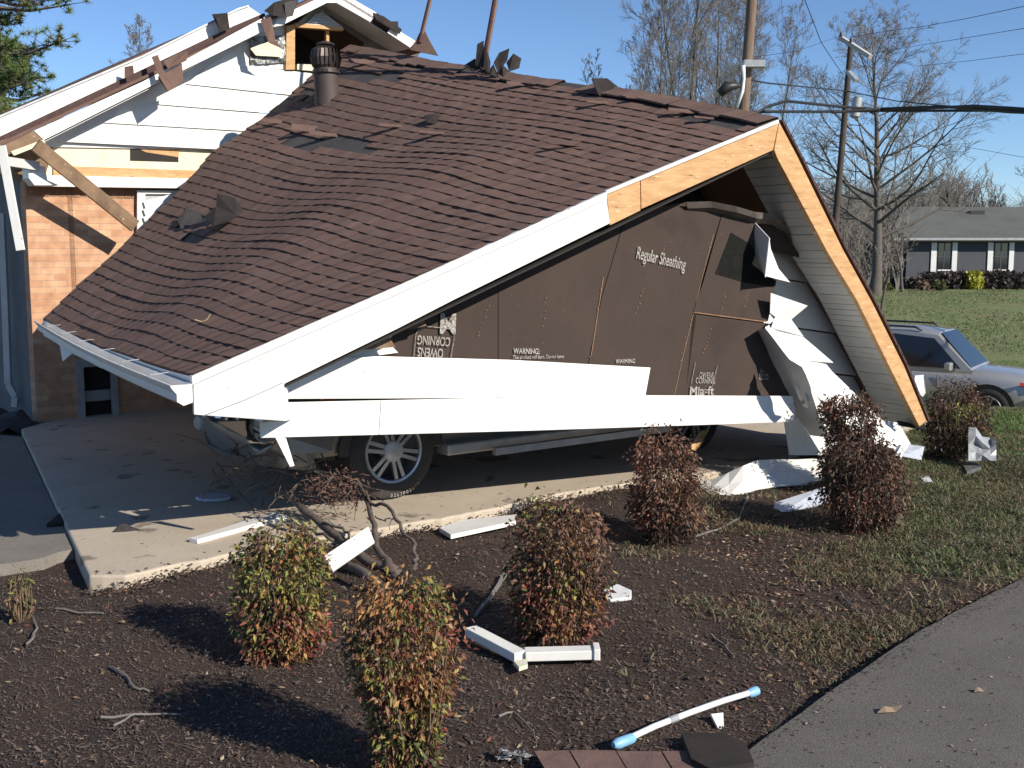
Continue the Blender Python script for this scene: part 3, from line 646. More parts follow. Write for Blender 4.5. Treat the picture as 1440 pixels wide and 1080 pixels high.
# small twig lying on the roof
m = MB(); b = roof(*rs(285, 455)); m.tube([P(274, 456, b.y-.05)+UP*.03, P(284, 459, b.y-.05)+UP*.03, P(291, 456, b.y-.05)+UP*.03, P(296, 448, b.y-.05)+UP*.03], .004, 4)
tag(m.build('roof_twig', mat('pale_twig', (.45, .33, .18), .8), loc=b), 'small pale curved twig lying on the lower left shingles', 'twig')
# turbine vent
vp = roof(*rs(462, 135)); vy = vp.y-.05
vt = MB(); top = P(457, 97, vy); bot = P(461, 150, vy)
vt.tube([bot-UP*.1, bot, P(459, 118, vy), top], [.15, .135, .13, .13], 24); o = vt.build('vent_pipe', mat('brown_metal', (.062, .045, .040), .7, (.05, .035, .03), 8, .5), CR, smooth=40)
hd = MB(); c = P(458, 82, vy)
for k in range(22):
    a = 2*math.pi*k/22; a2 = a+.20; rr = [.095, .15, .168, .15, .12]; hz = [.12, .085, 0, -.08, -.12]
    for j in range(4):
        f = lambda an, r_, z_: c+V((math.cos(an)*r_, math.sin(an)*r_, z_))
        hd.face([f(a, rr[j], hz[j]), f(a2, rr[j]*.9, hz[j]), f(a2, rr[j+1]*.9, hz[j+1]), f(a, rr[j+1], hz[j+1])])
hd.tube([c+UP*.135, c+UP*.155, c+UP*.175], [.105, .09, .03], 20); hd.tube([c-UP*.125, c-UP*.16], [.14, .155], 20, cap=False)
hd.tube([c-UP*.12, c+UP*.12], [.06, .06], 10)
hd.build('turbine_vent', mat('vent_metal', (.085, .065, .058), .45, (.05, .04, .035), 14, .5, metal=.6), o)
# rusty masts rising from the ridge and the flashing skirt of one
for x0, y0, x1, y1, w, nm, lb in [(593, 48, 612, -30, .024, 'antenna_mast', 'rusty mast with tapered shingle skirt rising from the far ridge'), (682, 82, 702, -30, .030, 'antenna_mast', 'rusty mast among curled shingle scraps nearer the middle of the ridge')]:
    vv = rs(x0, y0+20)[1]; b = roof(.99, vv); pb, pt = P(x0, y0, b.y), P(x1, y1, b.y); ln = (pt-pb)
    root = thing(nm, lb, 'mast', b, 'rusty masts on the ridge'); m = MB(); m.tube([pb-ln*.15, pb, pt+ln*1.2], w, 10); m.build('pole', MUST, root, smooth=40)
    m = MB(); m.bar(pb+V((w, -w, 0))*.7, pt+ln*1.2+V((w, -w, 0))*.7, .012, .012); m.build('cable', mat('mast_cable', (.28, .2, .17), .7), root)
    if x0 < 600:
        m = MB(); q = [P(577, 70, b.y), P(584, 58, b.y), P(590, 46, b.y), P(597, 42, b.y), P(603, 55, b.y), P(616, 78, b.y)]
        m.prism(q, V((.0, .03, 0))); m.build('skirt', SHING, root)
# ================================================================= BRICK HOUSE
HY = R(37); HU = V((math.cos(HY), math.sin(HY), 0)); HB = V((-math.sin(HY), math.cos(HY), 0)); HF = -HB
H0 = P(42, 400, 11.7)
def Hp(px, py, off=0.0): return hitp(px, py, H0+HF*off, HF)
BRICK = brickmat('brick', HU); BRICK2 = brickmat('brick_side', HB)
HR = thing('brick_house', 'tan brick house with torn open white gable behind the fallen roof', 'house', (H0.x, H0.y, 0)); 
def hplate(pts, off, t, name, mt, bevel=0, par=None, c=None):
    m = MB(); m.prism([Hp(x, y, off) for x, y in pts], HB*t, c); return m.build(name, mt, par or HR, bevel=bevel)
corner = V((H0.x, H0.y, 0)); ztop = Hp(60, 262).z+.10
def hw(u0, u1, z0, z1, t=.2, name='brick_wall', mt=BRICK):
    m = MB(); p = corner+HU*u0; q = corner+HU*u1; m.prism([p+UP*z0, q+UP*z0, q+UP*z1, p+UP*z1], HB*t); return m.build(name, mt, HR)
def Hu(px): q = Hp(px, 450); return (q-corner).dot(HU)
ua, ub = Hu(103), Hu(160); zdt = Hp(130, 505).z
hw(0, ua, -.1, ztop); hw(ub, 9, -.1, ztop)
hw(ua, Hu(110), zdt+.02, ztop)
m = MB(); m.prism([corner+HU*ua+UP*zdt, corner+HU*ub+UP*zdt, corner+HU*ub+UP*ztop, corner+HU*ua+UP*ztop], HB*.19); m.build('brick_lintel', BRICK, HR)
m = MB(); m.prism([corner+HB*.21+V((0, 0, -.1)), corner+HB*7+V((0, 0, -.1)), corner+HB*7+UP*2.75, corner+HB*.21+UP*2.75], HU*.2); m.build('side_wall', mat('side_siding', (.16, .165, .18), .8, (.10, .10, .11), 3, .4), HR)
# recessed doorway with storm door
d = MB(); a, b = corner+HU*ua, corner+HU*ub
for s0, s1 in ((a, a+HU*.07), (b-HU*.07, b)): d.prism([s0, s1, s1+UP*zdt, s0+UP*zdt], HF*.05)
d.prism([a+HU*.07+UP*(zdt-.08), b-HU*.07+UP*(zdt-.08), b-HU*.07+UP*zdt, a+HU*.07+UP*zdt], HF*.05)
df = d.build('door_frame', GREYM, HR)
m = MB(); m.prism([a+HB*.1, b+HB*.1, b+HB*.1+UP*zdt, a+HB*.1+UP*zdt], HB*.03); dr = m.build('door', DARK, HR)  # near-black plate painted as the doorway's dark interior
m = MB()
for k in range(1, 5): q = (a+HB*.07).lerp(b+HB*.07, k/5); m.bar(q+UP*.3, q+UP*(zdt-.2), .02, .02)
m.bar(a+HB*.07+UP*.28, b+HB*.07+UP*.28, .03, .12); m.build('door_bar', GREYM, dr)
# gable wall layers
hplate([(75, 205), (330, 208), (330, 262), (60, 262)], .03, .05, 'sheathing_board', CREAM)
hplate([(22, 214), (50, 196), (80, 200), (80, 256), (36, 256), (22, 240)], .02, .3, 'eave_blocking', WOOD2)
hplate([(183, 207), (251, 209), (251, 228), (183, 226)], .034, .003, 'gap_shade', DARK)  # flat dark plate painted as the shade of a slot opening
hplate([(190, 206), (252, 210), (251, 221), (205, 214)], .037, .003, 'exposed_stud', WOOD)
hplate([(75, 233), (285, 240), (285, 254), (75, 248)], .06, .03, 'wall_plate', WOOD, .004)
hplate([(33, 252), (52, 262), (260, 265), (300, 256), (300, 252), (55, 246)], .16, .12, 'frieze_board', WHITE, .004)
m = MB(); m.prism([Hp(31, 232, .16), Hp(54, 236, .16), Hp(58, 255, .16), Hp(74, 262, .16), Hp(40, 262, .16), Hp(32, 252, .16)], HF*.25); m.build('eave_return', WHITE, HR)
# soldier course
m = MB()
for k in range(30):
    q = corner+HU*(.02+k*.078)+UP*(ztop-.2); m.prism([q, q+HU*.068, q+HU*.068+UP*.19, q+UP*.19], HF*rnd.uniform(.005, .012), (rnd.uniform(.7, 1), )*3)
m.build('soldier_course', mat('soldier_brick', (.40, .21, .13), .9, (.28, .15, .09), 18, .5, tint=True), HR)
# broken window beyond the brick, half hidden by the roof
wf = MB(); wf.prism([Hp(192, 268, .04), Hp(203, 268, .04), Hp(203, 330, .04), Hp(192, 330, .04)], HF*.03); wf.prism([Hp(203, 268, .04), Hp(262, 268, .04), Hp(262, 273, .04), Hp(203, 273, .04)], HF*.03); wf = wf.build('window', WHITE, HR)
hplate([(203, 273), (262, 273), (262, 330), (203, 330)], .035, .02, 'pane', GREYM, par=wf)
for k in range(3):
    m = MB(); m.bar(Hp(203, 288+k*11, .1), Hp(245, 277+k*10, .14), .01, .08); m.build('bent_blind', WHITE2, wf)
# white lapped siding of the gable
lines = [(87, 88), (105, 128), (119, 138), (150, 161), (174, 185), (200, 210)]
def gx(y): return 300-(y-87)*(300-95)/(190-87)
bounds = [(300, 87, 440, 104), (262, 118, 440, 139), (215, 146, 400, 162), (140, 172, 352, 185), (84, 199, 330, 211)]
for k in range(4):
    (x0, y0, x1, y1), (X0, Y0, X1, Y1) = bounds[k], bounds[k+1]
    m = MB(); a_, b_, c_, d_ = Hp(x0, y0, .085), Hp(x1+40, y1+4, .085), Hp(X1+40, Y1+2, .105), Hp(X0, Y0, .105)
    m.prism([a_, b_, c_, d_], HB*.012); m.build('gable_siding', WHITE2, HR)
hplate([(40, 206), (48, 190), (180, 118), (290, 60), (400, 10), (402, 100), (330, 211)], .055, .02, 'gable_sheathing', WHITE2)
hplate([(300, 87), (330, 70), (375, 50), (402, 40), (402, 97), (360, 95)], .07, .02, 'torn_gable_siding', WHITE2)
m = MB(); rows = [[Hp(352+i*5.2, 52+j*6.5-i*.3+2*noise.noise(V((i, j, 1))), .10+.04*noise.noise(V((i*1.3, j*1.3, 4)))) for i in range(11)] for j in range(7)]
m.grid(rows, thick=HB*.01); m.build('foil_insulation', FOIL, HR)
hplate([(352, 68), (378, 58), (398, 70), (394, 80), (360, 78)], .16, .012, 'torn_gable_siding', CREAM)
hplate([(403, 36), (415, 34), (415, 98), (402, 98)], .12, .09, 'gable_stud', WOOD, .004)
hplate([(415, 32), (482, 38), (484, 43), (415, 38)], .13, .09, 'gable_header', WOOD, .004)
hplate([(459, 41), (463, 41), (463, 70), (459, 70)], .05, .05, 'gable_stud', WOOD)
hplate([(418, 90), (445, 91), (445, 100), (418, 98)], .05, .09, 'gable_sill', CREAM)
hplate([(428, 34), (452, 15), (482, 38)], .10, .03, 'gable_louvre', SOFFIT)
for k in range(5):
    hplate([(430+k*3, 33-k*3.3), (478-k*5, 36-k*4), (479-k*5, 38-k*4), (430+k*3, 35-k*3.3)], .12, .01, 'louvre_slat', GREYM)
m = MB(); m.prism([Hp(390, 30, -1.2), Hp(560, 30, -1.2), Hp(560, 170, -1.2), Hp(390, 170, -1.2)], HB*.05); m.build('attic_dark_plate', DARK, HR)  # dark plate painted as the shade of the open attic
hplate([(480, 38), (455, 10), (470, 0), (590, 75), (560, 130), (500, 130), (512, 60)], .0, .03, 'gable_sheathing', mat('dark_sheathing', (.15, .12, .10), .85, (.08, .06, .05), 6, .5))
hplate([(415, 36), (455, -2), (460, 12), (425, 36)], .0, .03, 'gable_sheathing', SOFFIT)
# rakes with real overhang, and the roof planes behind them
OFF = .45
hplate([(48, 184), (200, 115), (368, 26), (372, 43), (215, 120), (62, 197)], OFF, .03, 'house_rake_board', WHITE, .004)
hplate([(390, 24), (460, -9), (475, -4), (472, 4), (460, 4), (396, 36), (385, 38)], OFF, .03, 'house_rake_board', WHITE, .004)
hplate([(371, 24), (386, 15), (390, 36), (374, 45)], OFF-.02, .03, 'house_rake_board', SOFFIT)
hplate([(-6, 200), (48, 184), (62, 197), (14, 217), (-10, 222)], OFF-.01, .04, 'rake_tail', WOOD2, .004)
hplate([(15, 213), (62, 196), (64, 202), (20, 219)], OFF+.01, .03, 'rake_tail', CREAM, .004)
hplate([(478, -12), (530, 18), (521, 31), (470, 2)], OFF, .03, 'house_rake_board', WHITE, .004)
hplate([(530, 18), (556, 36), (548, 45), (521, 31)], OFF-.02, .03, 'house_rake_board', TORN)
hplate([(551, 37), (585, 58), (577, 67), (545, 46)], OFF, .03, 'house_rake_board', WHITE, .004)
def roofslab(pts, depth, name, mt, off=OFF):
    a_, b_ = Hp(*pts[0], off), Hp(*pts[1], off); m = MB(); m.prism([a_, b_, b_+HB*depth, a_+HB*depth], UP*.035); return m.build(name, mt, HR)
roofslab([(-14, 212), (464, -10)], 7, 'house_roof', SHING); roofslab([(464, -10), (600, 72)], 7, 'house_roof', SHING)
m = MB(); m.prism([Hp(62, 200, OFF-.04), Hp(458, 0, OFF-.04), Hp(458, 0, OFF-.04)+HB*OFF, Hp(62, 200, OFF-.04)+HB*OFF], UP*.012); m.build('rake_soffit', SOFFIT, HR)
m = MB(); m.prism([Hp(470, 2, OFF-.04), Hp(577, 68, OFF-.04), Hp(577, 68, OFF-.04)+HB*OFF, Hp(470, 2, OFF-.04)+HB*OFF], UP*.012); m.build('rake_soffit', SOFFIT, HR)
# raised upper rake of the rear roof section
hplate([(-30, 178), (0, 164), (200, 80), (335, 13), (350, 9), (369, 22), (330, 36), (200, 98), (0, 193), (-30, 208)], .30, .05, 'upper_rake_board', WHITE, .004)
hplate([(-30, 207), (0, 192), (200, 98), (330, 36), (372, 18), (374, 25), (200, 108), (50, 181), (0, 204)], .36, .05, 'shingle_edge', MAROON)
m = MB(); m.prism([Hp(-30, 178, .25), Hp(350, 9, .25), Hp(350, 9, .25)+HB*6, Hp(-30, 178, .25)+HB*6], UP*-.03); m.build('rear_roof', SHING, HR)
hplate([(-30, 176), (0, 162), (200, 78), (335, 11), (350, 7), (350, 9), (335, 14), (200, 81), (0, 165), (-30, 179)], .32, .06, 'drip_edge', GREYM)
def scrap(pts, off, name='roof_scrap', mt=SHING):
    m = MB(); c = [Hp(x, y, off+o) for x, y, o in pts]; nn = (c[1]-c[0]).cross(c[2]-c[0]).normalized(); m.prism(c, nn*.01); return m.build(name, mt, HR)
scrap([(213, 80, .1), (222, 77, .12), (230, 98, .15), (242, 120, .18), (236, 128, .2), (224, 108, .15)], OFF)
scrap([(222, 108, .08), (256, 90, .05), (258, 114, .1), (236, 129, .16)], OFF)
scrap([(230, 86, .05), (252, 74, .05), (264, 72, .1), (262, 84, .1), (236, 96, .1)], OFF)
scrap([(175, 94, 0), (187, 92, .05), (188, 104, .05), (175, 111, 0)], OFF)
scrap([(298, 20, 0), (320, 18, .05), (323, 40, .05), (310, 45, .1), (304, 26, .1)], .38, mt=TORN)
scrap([(366, 28, .05), (381, 24, .1), (388, 58, .12), (396, 68, .1), (378, 60, .12)], OFF, mt=SHING)
scrap([(372, 16, .0), (386, 4, .05), (400, 0, .05), (420, 0, .08), (414, 14, .1), (400, 24, .12), (384, 22, .1)], OFF, mt=TORN)
scrap([(400, 4, .1), (418, 0, .12), (412, 22, .14), (402, 24, .12)], OFF, mt=FELT)
scrap([(524, 18, 0), (540, 24, .05), (565, 42, .05), (562, 48, .05), (530, 28, .05)], OFF, mt=TORN)
# side gutter, downspout on the shaded side
m = MB(); g0_ = Hp(8, 228, .3); m.bar(Hp(2, 226, OFF+.05), Hp(52, 234, OFF-.05), .10, .09); m.build('side_gutter', SOFFIT, HR)
dq = lambda x, y: P(x, y, 12.2)
m = MB()
for a_, b_ in zip([(2, 300), (8, 430), (12, 540), (22, 558)], [(8, 430), (12, 540), (22, 558), (21, 572)]): m.bar(dq(*a_), dq(*b_), .07, .06, V((0, 1, 0)))
m.build('downspout', SOFFIT, HR, bevel=.004)
# loose timbers and trim
def timber(px0, py0, d0, px1, py1, d1, w, h, name, mt, label, cat, up=UP):
    a_, b_ = P(px0, py0, d0), P(px1, py1, d1); m = MB(); m.bar(a_, b_, w, h, up); return tag(m.build(name, mt, bevel=.004, loc=(a_+b_)/2), label, cat)
q0, q1 = Hp(50, 204, .62), Hp(190, 318, .42)
m = MB(); m.bar(q0, q1, .045, .14, HB.cross(q1-q0)); tag(m.build('hanging_rafter', WOOD2, bevel=.004, loc=q1), 'weathered rafter slanting down across the brick wall from the torn eave', 'timber')
m = MB(); m.bar(P(2, 205, 11.0), P(29, 352, 11.0), .025, .085, V((0, 1, 0)).cross(V((.1, 0, -1)))); tag(m.build('hanging_trim_strip', WHITE, bevel=.003, loc=P(2, 205, 11.0)), 'long white trim strip dangling at the left corner of the brick house', 'trim strip')
for k, (x, y, w, h) in enumerate([(2, 560, 60, 42), ]):
    pass
# ================================================================= VEHICLES
def vehicle(root, Wm, M, L=4.9, W=1.86, H=1.78, wb=2.85, rr=.385, detail=True, cap_text=None, fo=.93):
    """local frame: x forward, y to the left; Wm maps local -> world"""
    T = lambda x, y, z: Wm @ V((x, y, z))
    xf, xr = fo+wb, -(L-fo-wb)   # rear axle at x=0, front axle at wb
    # lower body: cross-sections along x  (x, z_bottom, z_belt, half width, top z)
    hw_ = W/2; s = H/1.78
    st = [(xr, .55, .86, .80, .98), (xr+.06, .42, .9, .93, 1.06), (xr+.35, .40, .93, .99, 1.07), (-.45, .40, .95, 1, 1.07), (0, .40, .95, 1, 1.07), (.45, .36, .94, 1, 1.06), (1.4, .33, .93, 1, 1.05), (wb-.45, .36, .93, 1, 1.04), (wb-.2, .40, .92, 1, 1.045), (wb+.2, .40, .90, 1, 1.02), (wb+.55, .38, .86, .97, .97), (xf-.1, .38, .80, .88, .90), (xf, .46, .74, .80, .80)]
    mb = MB(); rows = []
    for x, zb, zt, k, top in st:
        w_ = hw_*k; r = []
        for y, z in [(-w_*.80, zb-.02), (-w_*.97, zb+.02), (-w_, zb+.14), (-w_*1.0, (zb+zt)/2+.05), (-w_*.985, zt-.03), (-w_*.94, zt+.05), (-w_*.80, top-.005), (-w_*.4, top+.02), (0, top+.03), (w_*.4, top+.02), (w_*.80, top-.005), (w_*.94, zt+.05), (w_*.985, zt-.03), (w_, (zb+zt)/2+.05), (w_, zb+.14), (w_*.97, zb+.02), (w_*.80, zb-.02)]:
            r.append(T(x, y, z*s))
        rows.append(r)
    mb.grid(rows); mb.face(rows[0]); mb.face(rows[-1][::-1])
    mb.face([rows[0][0], rows[0][-1], rows[-1][-1], rows[-1][0]][::-1])
    body = mb.build('body', M, root, smooth=50)
    # cabin
    cb = MB(); sec = [(xr+.10, 1.04, .90, 1.04), (xr+.22, 1.05, .88, 1.62), (xr+.55, 1.05, .87, 1.72), (.6, 1.05, .87, 1.76), (1.4, 1.05, .87, 1.76), (1.92, 1.05, .86, 1.70), (wb-.30, 1.03, .86, 1.06)]
    rows = []
    for x, zb, kk, zt in sec:
        wl = hw_*.90; t_ = (zt-zb)/.7; wt = hw_*(.90-.17*min(1, t_)); rows.append([T(x, y, z*s) for y, z in [(-wl, zb-.05), (-wl, zb), (-(wl+wt)/2, (zb+zt)/2), (-wt, zt-.05*t_), (-wt*.85, zt), (0, zt+.025*t_), (wt*.85, zt), (wt, zt-.05*t_), ((wl+wt)/2, (zb+zt)/2), (wl, zb), (wl, zb-.05)]])
    cb.grid(rows); cab = cb.build('cabin', M, root, smooth=35)
    def side(y, z, f): # point on cabin side at height z
        t_ = (z-1.05)/.7; return (hw_*(.90-.17*t_)+.006+.004)*y
    for sy in (-1, 1):
        for nm, poly in (('front_side_window', [(1.02, 1.08), (2.36, 1.08), (1.86, 1.60), (1.02, 1.67)]), ('rear_side_window', [(.02, 1.09), (.94, 1.08), (.94, 1.665), (.08, 1.65)]), ('quarter_window', [(-.75, 1.10), (-.08, 1.09), (-.02, 1.645), (-.62, 1.62)])):
            g = MB(); g.prism([T(x, side(sy, z, 0), z*s) for x, z in poly], Wm.to_3x3() @ V((0, .01*sy, 0))); g.build(nm, GLASS, root)
        # door seams, handles
        g = MB()
        for x in (-.02, .98, 1.98): g.bar(T(x, (hw_+.002)*sy, .46*s), T(x, (hw_*.99+.002)*sy, .96*s), .008, .008)
        g.bar(T(.0, (hw_+.001)*sy, .45*s), T(1.98, (hw_+.001)*sy, .45*s), .008, .008); g.build('door_seam', BLACK, root)
        for x in (.2, 1.2):
            g = MB(); g.bar(T(x, (hw_+.02)*sy, .88*s), T(x+.2, (hw_+.02)*sy, .885*s), .03, .035); g.build('door_handle', M, root, bevel=.008)
        g = MB(); g.box(T(2.2, (hw_+.13)*sy, 1.13*s), Wm.to_3x3() @ V((.06, 0, 0)), Wm.to_3x3() @ V((0, .11, 0)), V((0, 0, .075))); g.build('wing_mirror', M, root, bevel=.03)
        g = MB(); g.tube([T(-.9, .66*sy, 1.74*s), T(-.8, .66*sy, 1.80*s), (T(.4, .66*sy, 1.81*s)), T(1.5, .66*sy, 1.79*s), T(1.62, .66*sy, 1.73*s)], .022, 6); g.build('roof_rail', BLACK, root, smooth=True)
        g = MB(); g.bar(T(.35, (hw_-.02)*sy, .36*s), T(wb-.45, (hw_-.02)*sy, .36*s), .16, .09); g.build('running_board', GREYM, root, bevel=.015)
        # headlight, tail light, fog lamp
        g = MB(); g.prism([T(xf-.02, .52*sy, .86*s), T(xf-.10, .74*sy, .88*s), T(xf-.36, .895*sy, .90*s), T(xf-.34, .90*sy, .72*s), T(xf-.06, .76*sy, .66*s), T(xf+.01, .54*sy, .68*s)], Wm.to_3x3() @ V((.02, .015*sy, 0))); hl = g.build('headlight', CLEAR, root, bevel=.008)
        g = MB(); g.prism([T(xf-.33, .895*sy, .90*s), T(xf-.42, .925*sy, .91*s), T(xf-.41, .93*sy, .86*s), T(xf-.34, .905*sy, .85*s)], Wm.to_3x3() @ V((.0, .02*sy, 0))); g.build('turn_signal', REDL, hl)
        g = MB(); g.tube([T(xf-.02, .62*sy, .50*s), T(xf+.03, .60*sy, .50*s)], .055, 12); g.build('fog_lamp', GREYM, root)
        g = MB(); g.prism([T(xr+.10, .80*sy, 1.0*s), T(xr+.04, .72*sy, 1.0*s), T(xr+.0, .70*sy, .70*s), T(xr+.08, .86*sy, .70*s)], Wm.to_3x3() @ V((-.03, .02*sy, 0))); g.build('tail_light', REDL, root)
    g = MB(); g.prism([T(1.95, .60, 1.685*s), T(1.95, -.60, 1.685*s), T(wb-.34, -.72, 1.09*s), T(wb-.34, .72, 1.09*s)], Wm.to_3x3() @ V((.012, 0, .012))); g.build('windscreen', GLASS, root)
    g = MB(); g.prism([T(xr+.20, .60, 1.58*s), T(xr+.20, -.60, 1.58*s), T(xr+.11, -.7, 1.12*s), T(xr+.11, .7, 1.12*s)], Wm.to_3x3() @ V((-.012, 0, .0))); g.build('rear_window', GLASS, root)
    # grille and bumper
    g = MB(); g.prism([T(xf-.02, .50, .86*s), T(xf-.02, -.50, .86*s), T(xf+.02, -.36, .60*s), T(xf+.02, .36, .60*s)], Wm.to_3x3() @ V((.02, 0, 0))); gr_ = g.build('grille', BLACK, root)
    for a_ in (-.30, -.1, .1, .30):
        g = MB(); g.bar(T(xf+.035, a_*1.3, .85*s), T(xf+.05, a_, .61*s), .05, .03); g.build('grille_bar', CHROME, gr_, bevel=.006)
    g = MB(); rows = []
    for k in range(11):
        y = -.93+1.86*k/10; x = xf+.06-.34*abs(y)**3; rows.append([T(x-.06, y, .62*s), T(x+.02, y, .58*s), T(x+.03, y, .45*s), T(x, y, .32*s), T(x-.12, y, .28*s)])
    g.grid(rows, thick=Wm.to_3x3() @ V((-.05, 0, 0))); g.build('front_bumper', PLAST if detail else M, root, smooth=40)
    g = MB(); g.prism([T(xf+.06, .34, .47*s), T(xf+.06, -.34, .47*s), T(xf+.05, -.30, .36*s), T(xf+.05, .30, .36*s)], Wm.to_3x3() @ V((.02, 0, 0))); g.build('air_intake', BLACK, root)
    # wheels
    for ax in (0, wb):
        for sy in (-1, 1):
            y0 = (hw_-.12)*sy; o_ = .115*sy
            # dark arch
            g = MB(); pts = [T(ax+math.cos(math.pi*k/16)*(rr+.075), (hw_+.006)*sy, max(.30, rr+math.sin(math.pi*k/16)*(rr+.075))) for k in range(17)]
            g.prism(pts, Wm.to_3x3() @ V((0, -.02*sy, 0))); g.build('wheel_arch', BLACK, root)
            ring = MB(); rows = []
            for k in range(33):
                a_ = 2*math.pi*k/32; rows.append([T(ax+math.cos(a_)*r_, y0+oy*sy, rr+math.sin(a_)*r_) for r_, oy in [(rr*.60, .125), (rr*.66, .145), (rr*.85, .15), (rr*.97, .13), (rr, .09), (rr, -.09), (rr*.96, -.12), (rr*.6, -.12)]])
            ring.grid(rows); ty = ring.build('wheel', TYRE, root, smooth=50)
            rm = MB(); rows = []
            for k in range(33):
                a_ = 2*math.pi*k/32; rows.append([T(ax+math.cos(a_)*r_, y0+oy*sy, rr+math.sin(a_)*r_) for r_, oy in [(rr*.66, .145), (rr*.645, .155), (rr*.60, .15), (rr*.585, .12), (rr*.57, .02)]])
            rm.grid(rows)
            for k in range(6):
                for da in (-.14, .14):
                    a_ = 2*math.pi*(k+.25)/6
                    p_, q_ = V((math.cos(a_+da*1.9), 0, math.sin(a_+da*1.9)))*rr*.20, V((math.cos(a_+da), 0, math.sin(a_+da)))*rr*.60
                    c_ = V((ax, y0+.125*sy, rr)); rm.bar(Wm @ (c_+p_), Wm @ (c_+q_), .028*rr/.36, .03, Wm.to_3x3() @ V((0, 1, 0)))
            rm.build('rim', ALLOY, ty, smooth=35)
            g = MB(); g.tube([T(ax, y0+.09*sy, rr), T(ax, y0+.145*sy, rr), T(ax, y0+.155*sy, rr)], [rr*.25, rr*.22, rr*.14], 20); g.build('hub', GREYM, ty, smooth=30)
            g = MB(); g.tube([T(ax, y0+.0*sy, rr), T(ax, y0+.03*sy, rr)], rr*.56, 20); g.build('brake_disc', BLACK, ty)
    return T
# silver SUV on the lower drive
hd_ = math.atan2(-.56, .83); fwz = P(1387, 606, 19.3)
fd = V((math.cos(hd_), math.sin(hd_), 0)); wbv = 2.85
nearside = V((fd.y, -fd.x, 0))
if nearside.y > 0: nearside = -nearside
org = fwz-fd*wbv-nearside*.86
zg = fwz.z
sv = thing('parked_suv', 'silver SUV parked on the sunken lawn past the right end of the roof', 'car', (org.x, org.y, zg))
Wm = Matrix.Translation((org.x, org.y, zg)) @ Matrix.Rotation(hd_, 4, 'Z')
vehicle(sv, Wm, SILVER)
# buried truck beneath the roof
th = R(36)+math.pi; tf = V((math.cos(th), math.sin(th), 0)); ns = V((math.sin(R(36)), -math.cos(R(36)), 0))
wc = G(541, 698, SLABZ); wc = V((wc.x, wc.y, SLABZ)); rrT = .365; wbT = 3.1
org = wc-tf*wbT-ns*.84
tk = thing('buried_truck', 'light champagne SUV crushed under the fallen carport with one alloy wheel showing', 'car', (org.x, org.y, SLABZ))
Wm2 = Matrix.Translation((org.x, org.y, SLABZ)) @ Matrix.Rotation(th, 4, 'Z')
vehicle(tk, Wm2, CHAMP, L=5.1, W=1.92, H=1.62, wb=wbT, rr=rrT, detail=False, fo=.86)
# white marking on the tyre wall
cu = '0267P02679'
for i, ch in enumerate(cu):
    c_ = bpy.data.curves.new('t', 'FONT'); c_.body = ch; c_.size = .036; c_.align_x = 'CENTER'; o_ = bpy.data.objects.new('t', c_); col.objects.link(o_); bpy.context.view_layer.update()
    me = bpy.data.meshes.new_from_object(o_); bpy.data.objects.remove(o_)
    a_ = R(-97+i*4.8); ctr = wc+UP*rrT+ns*(.075+.10); rx = V((-tf.x, -tf.y, 0)); ux = rx*(-math.sin(a_))+UP*math.cos(a_); rad = rx*math.cos(a_)+UP*math.sin(a_)
    mb = MB(); mb.v = [ctr+rad*(rrT*.90)-rad*v.co.y+ux*v.co.x if False else ctr+rad*(rrT*.92)+ux*v.co.x-rad*v.co.y*1.0 for v in me.vertices]; mb.f = [list(f.vertices) for f in me.polygons]; mb.c = [(1, 1, 1)]*len(mb.f)
    if mb.f: mb.build('tyre_marking', INK, [o for o in tk.children if o.name.startswith('wheel') and 'arch' not in o.name][2], norm=False)
# torn bumper pieces hanging in front of the truck
def piece(pts, name, mt, label, cat, t=.012, loc=None, thickv=None, group=None, bevel=0):
    c = [P(*p) if len(p) == 3 else G(*p) for p in pts]; nn = (c[1]-c[0]).cross(c[2]-c[0]).normalized(); m = MB(); m.prism(c, thickv or nn*t); return tag(m.build(name, mt, loc=c[0], bevel=bevel), label, cat, group)
def loosep2(pts, name, mt, parent, t=.012):
    m = MB(); c = [P(*p) for p in pts]; nn = (c[1]-c[0]).cross(c[2]-c[0]).normalized(); m.prism(c, nn*t); return m.build(name, mt, parent)
loosep2([(305, 593, 6.9), (345, 592, 6.8), (346, 615, 6.9), (320, 605, 7)], 'bumper_fragment', CHAMP, tk)
m = MB(); pts = [(344, 612, 7.0), (350, 632, 7.0), (362, 640, 6.95), (380, 632, 6.9), (388, 622, 6.9)]
rows = [[P(x, y, d_) for x, y, d_ in pts], [P(x+5, y-9, d_+.03) for x, y, d_ in pts], [P(x+8, y-16, d_+.12) for x, y, d_ in pts]]
m.grid(rows, thick=(0, .02, 0)); m.build('crumpled_bumper', CHAMP, tk, smooth=True)
loosep2([(405, 615, 7.2), (470, 614, 7.3), (466, 634, 7.3), (410, 640, 7.2)], 'bumper_fragment', CHAMP, tk, .04)
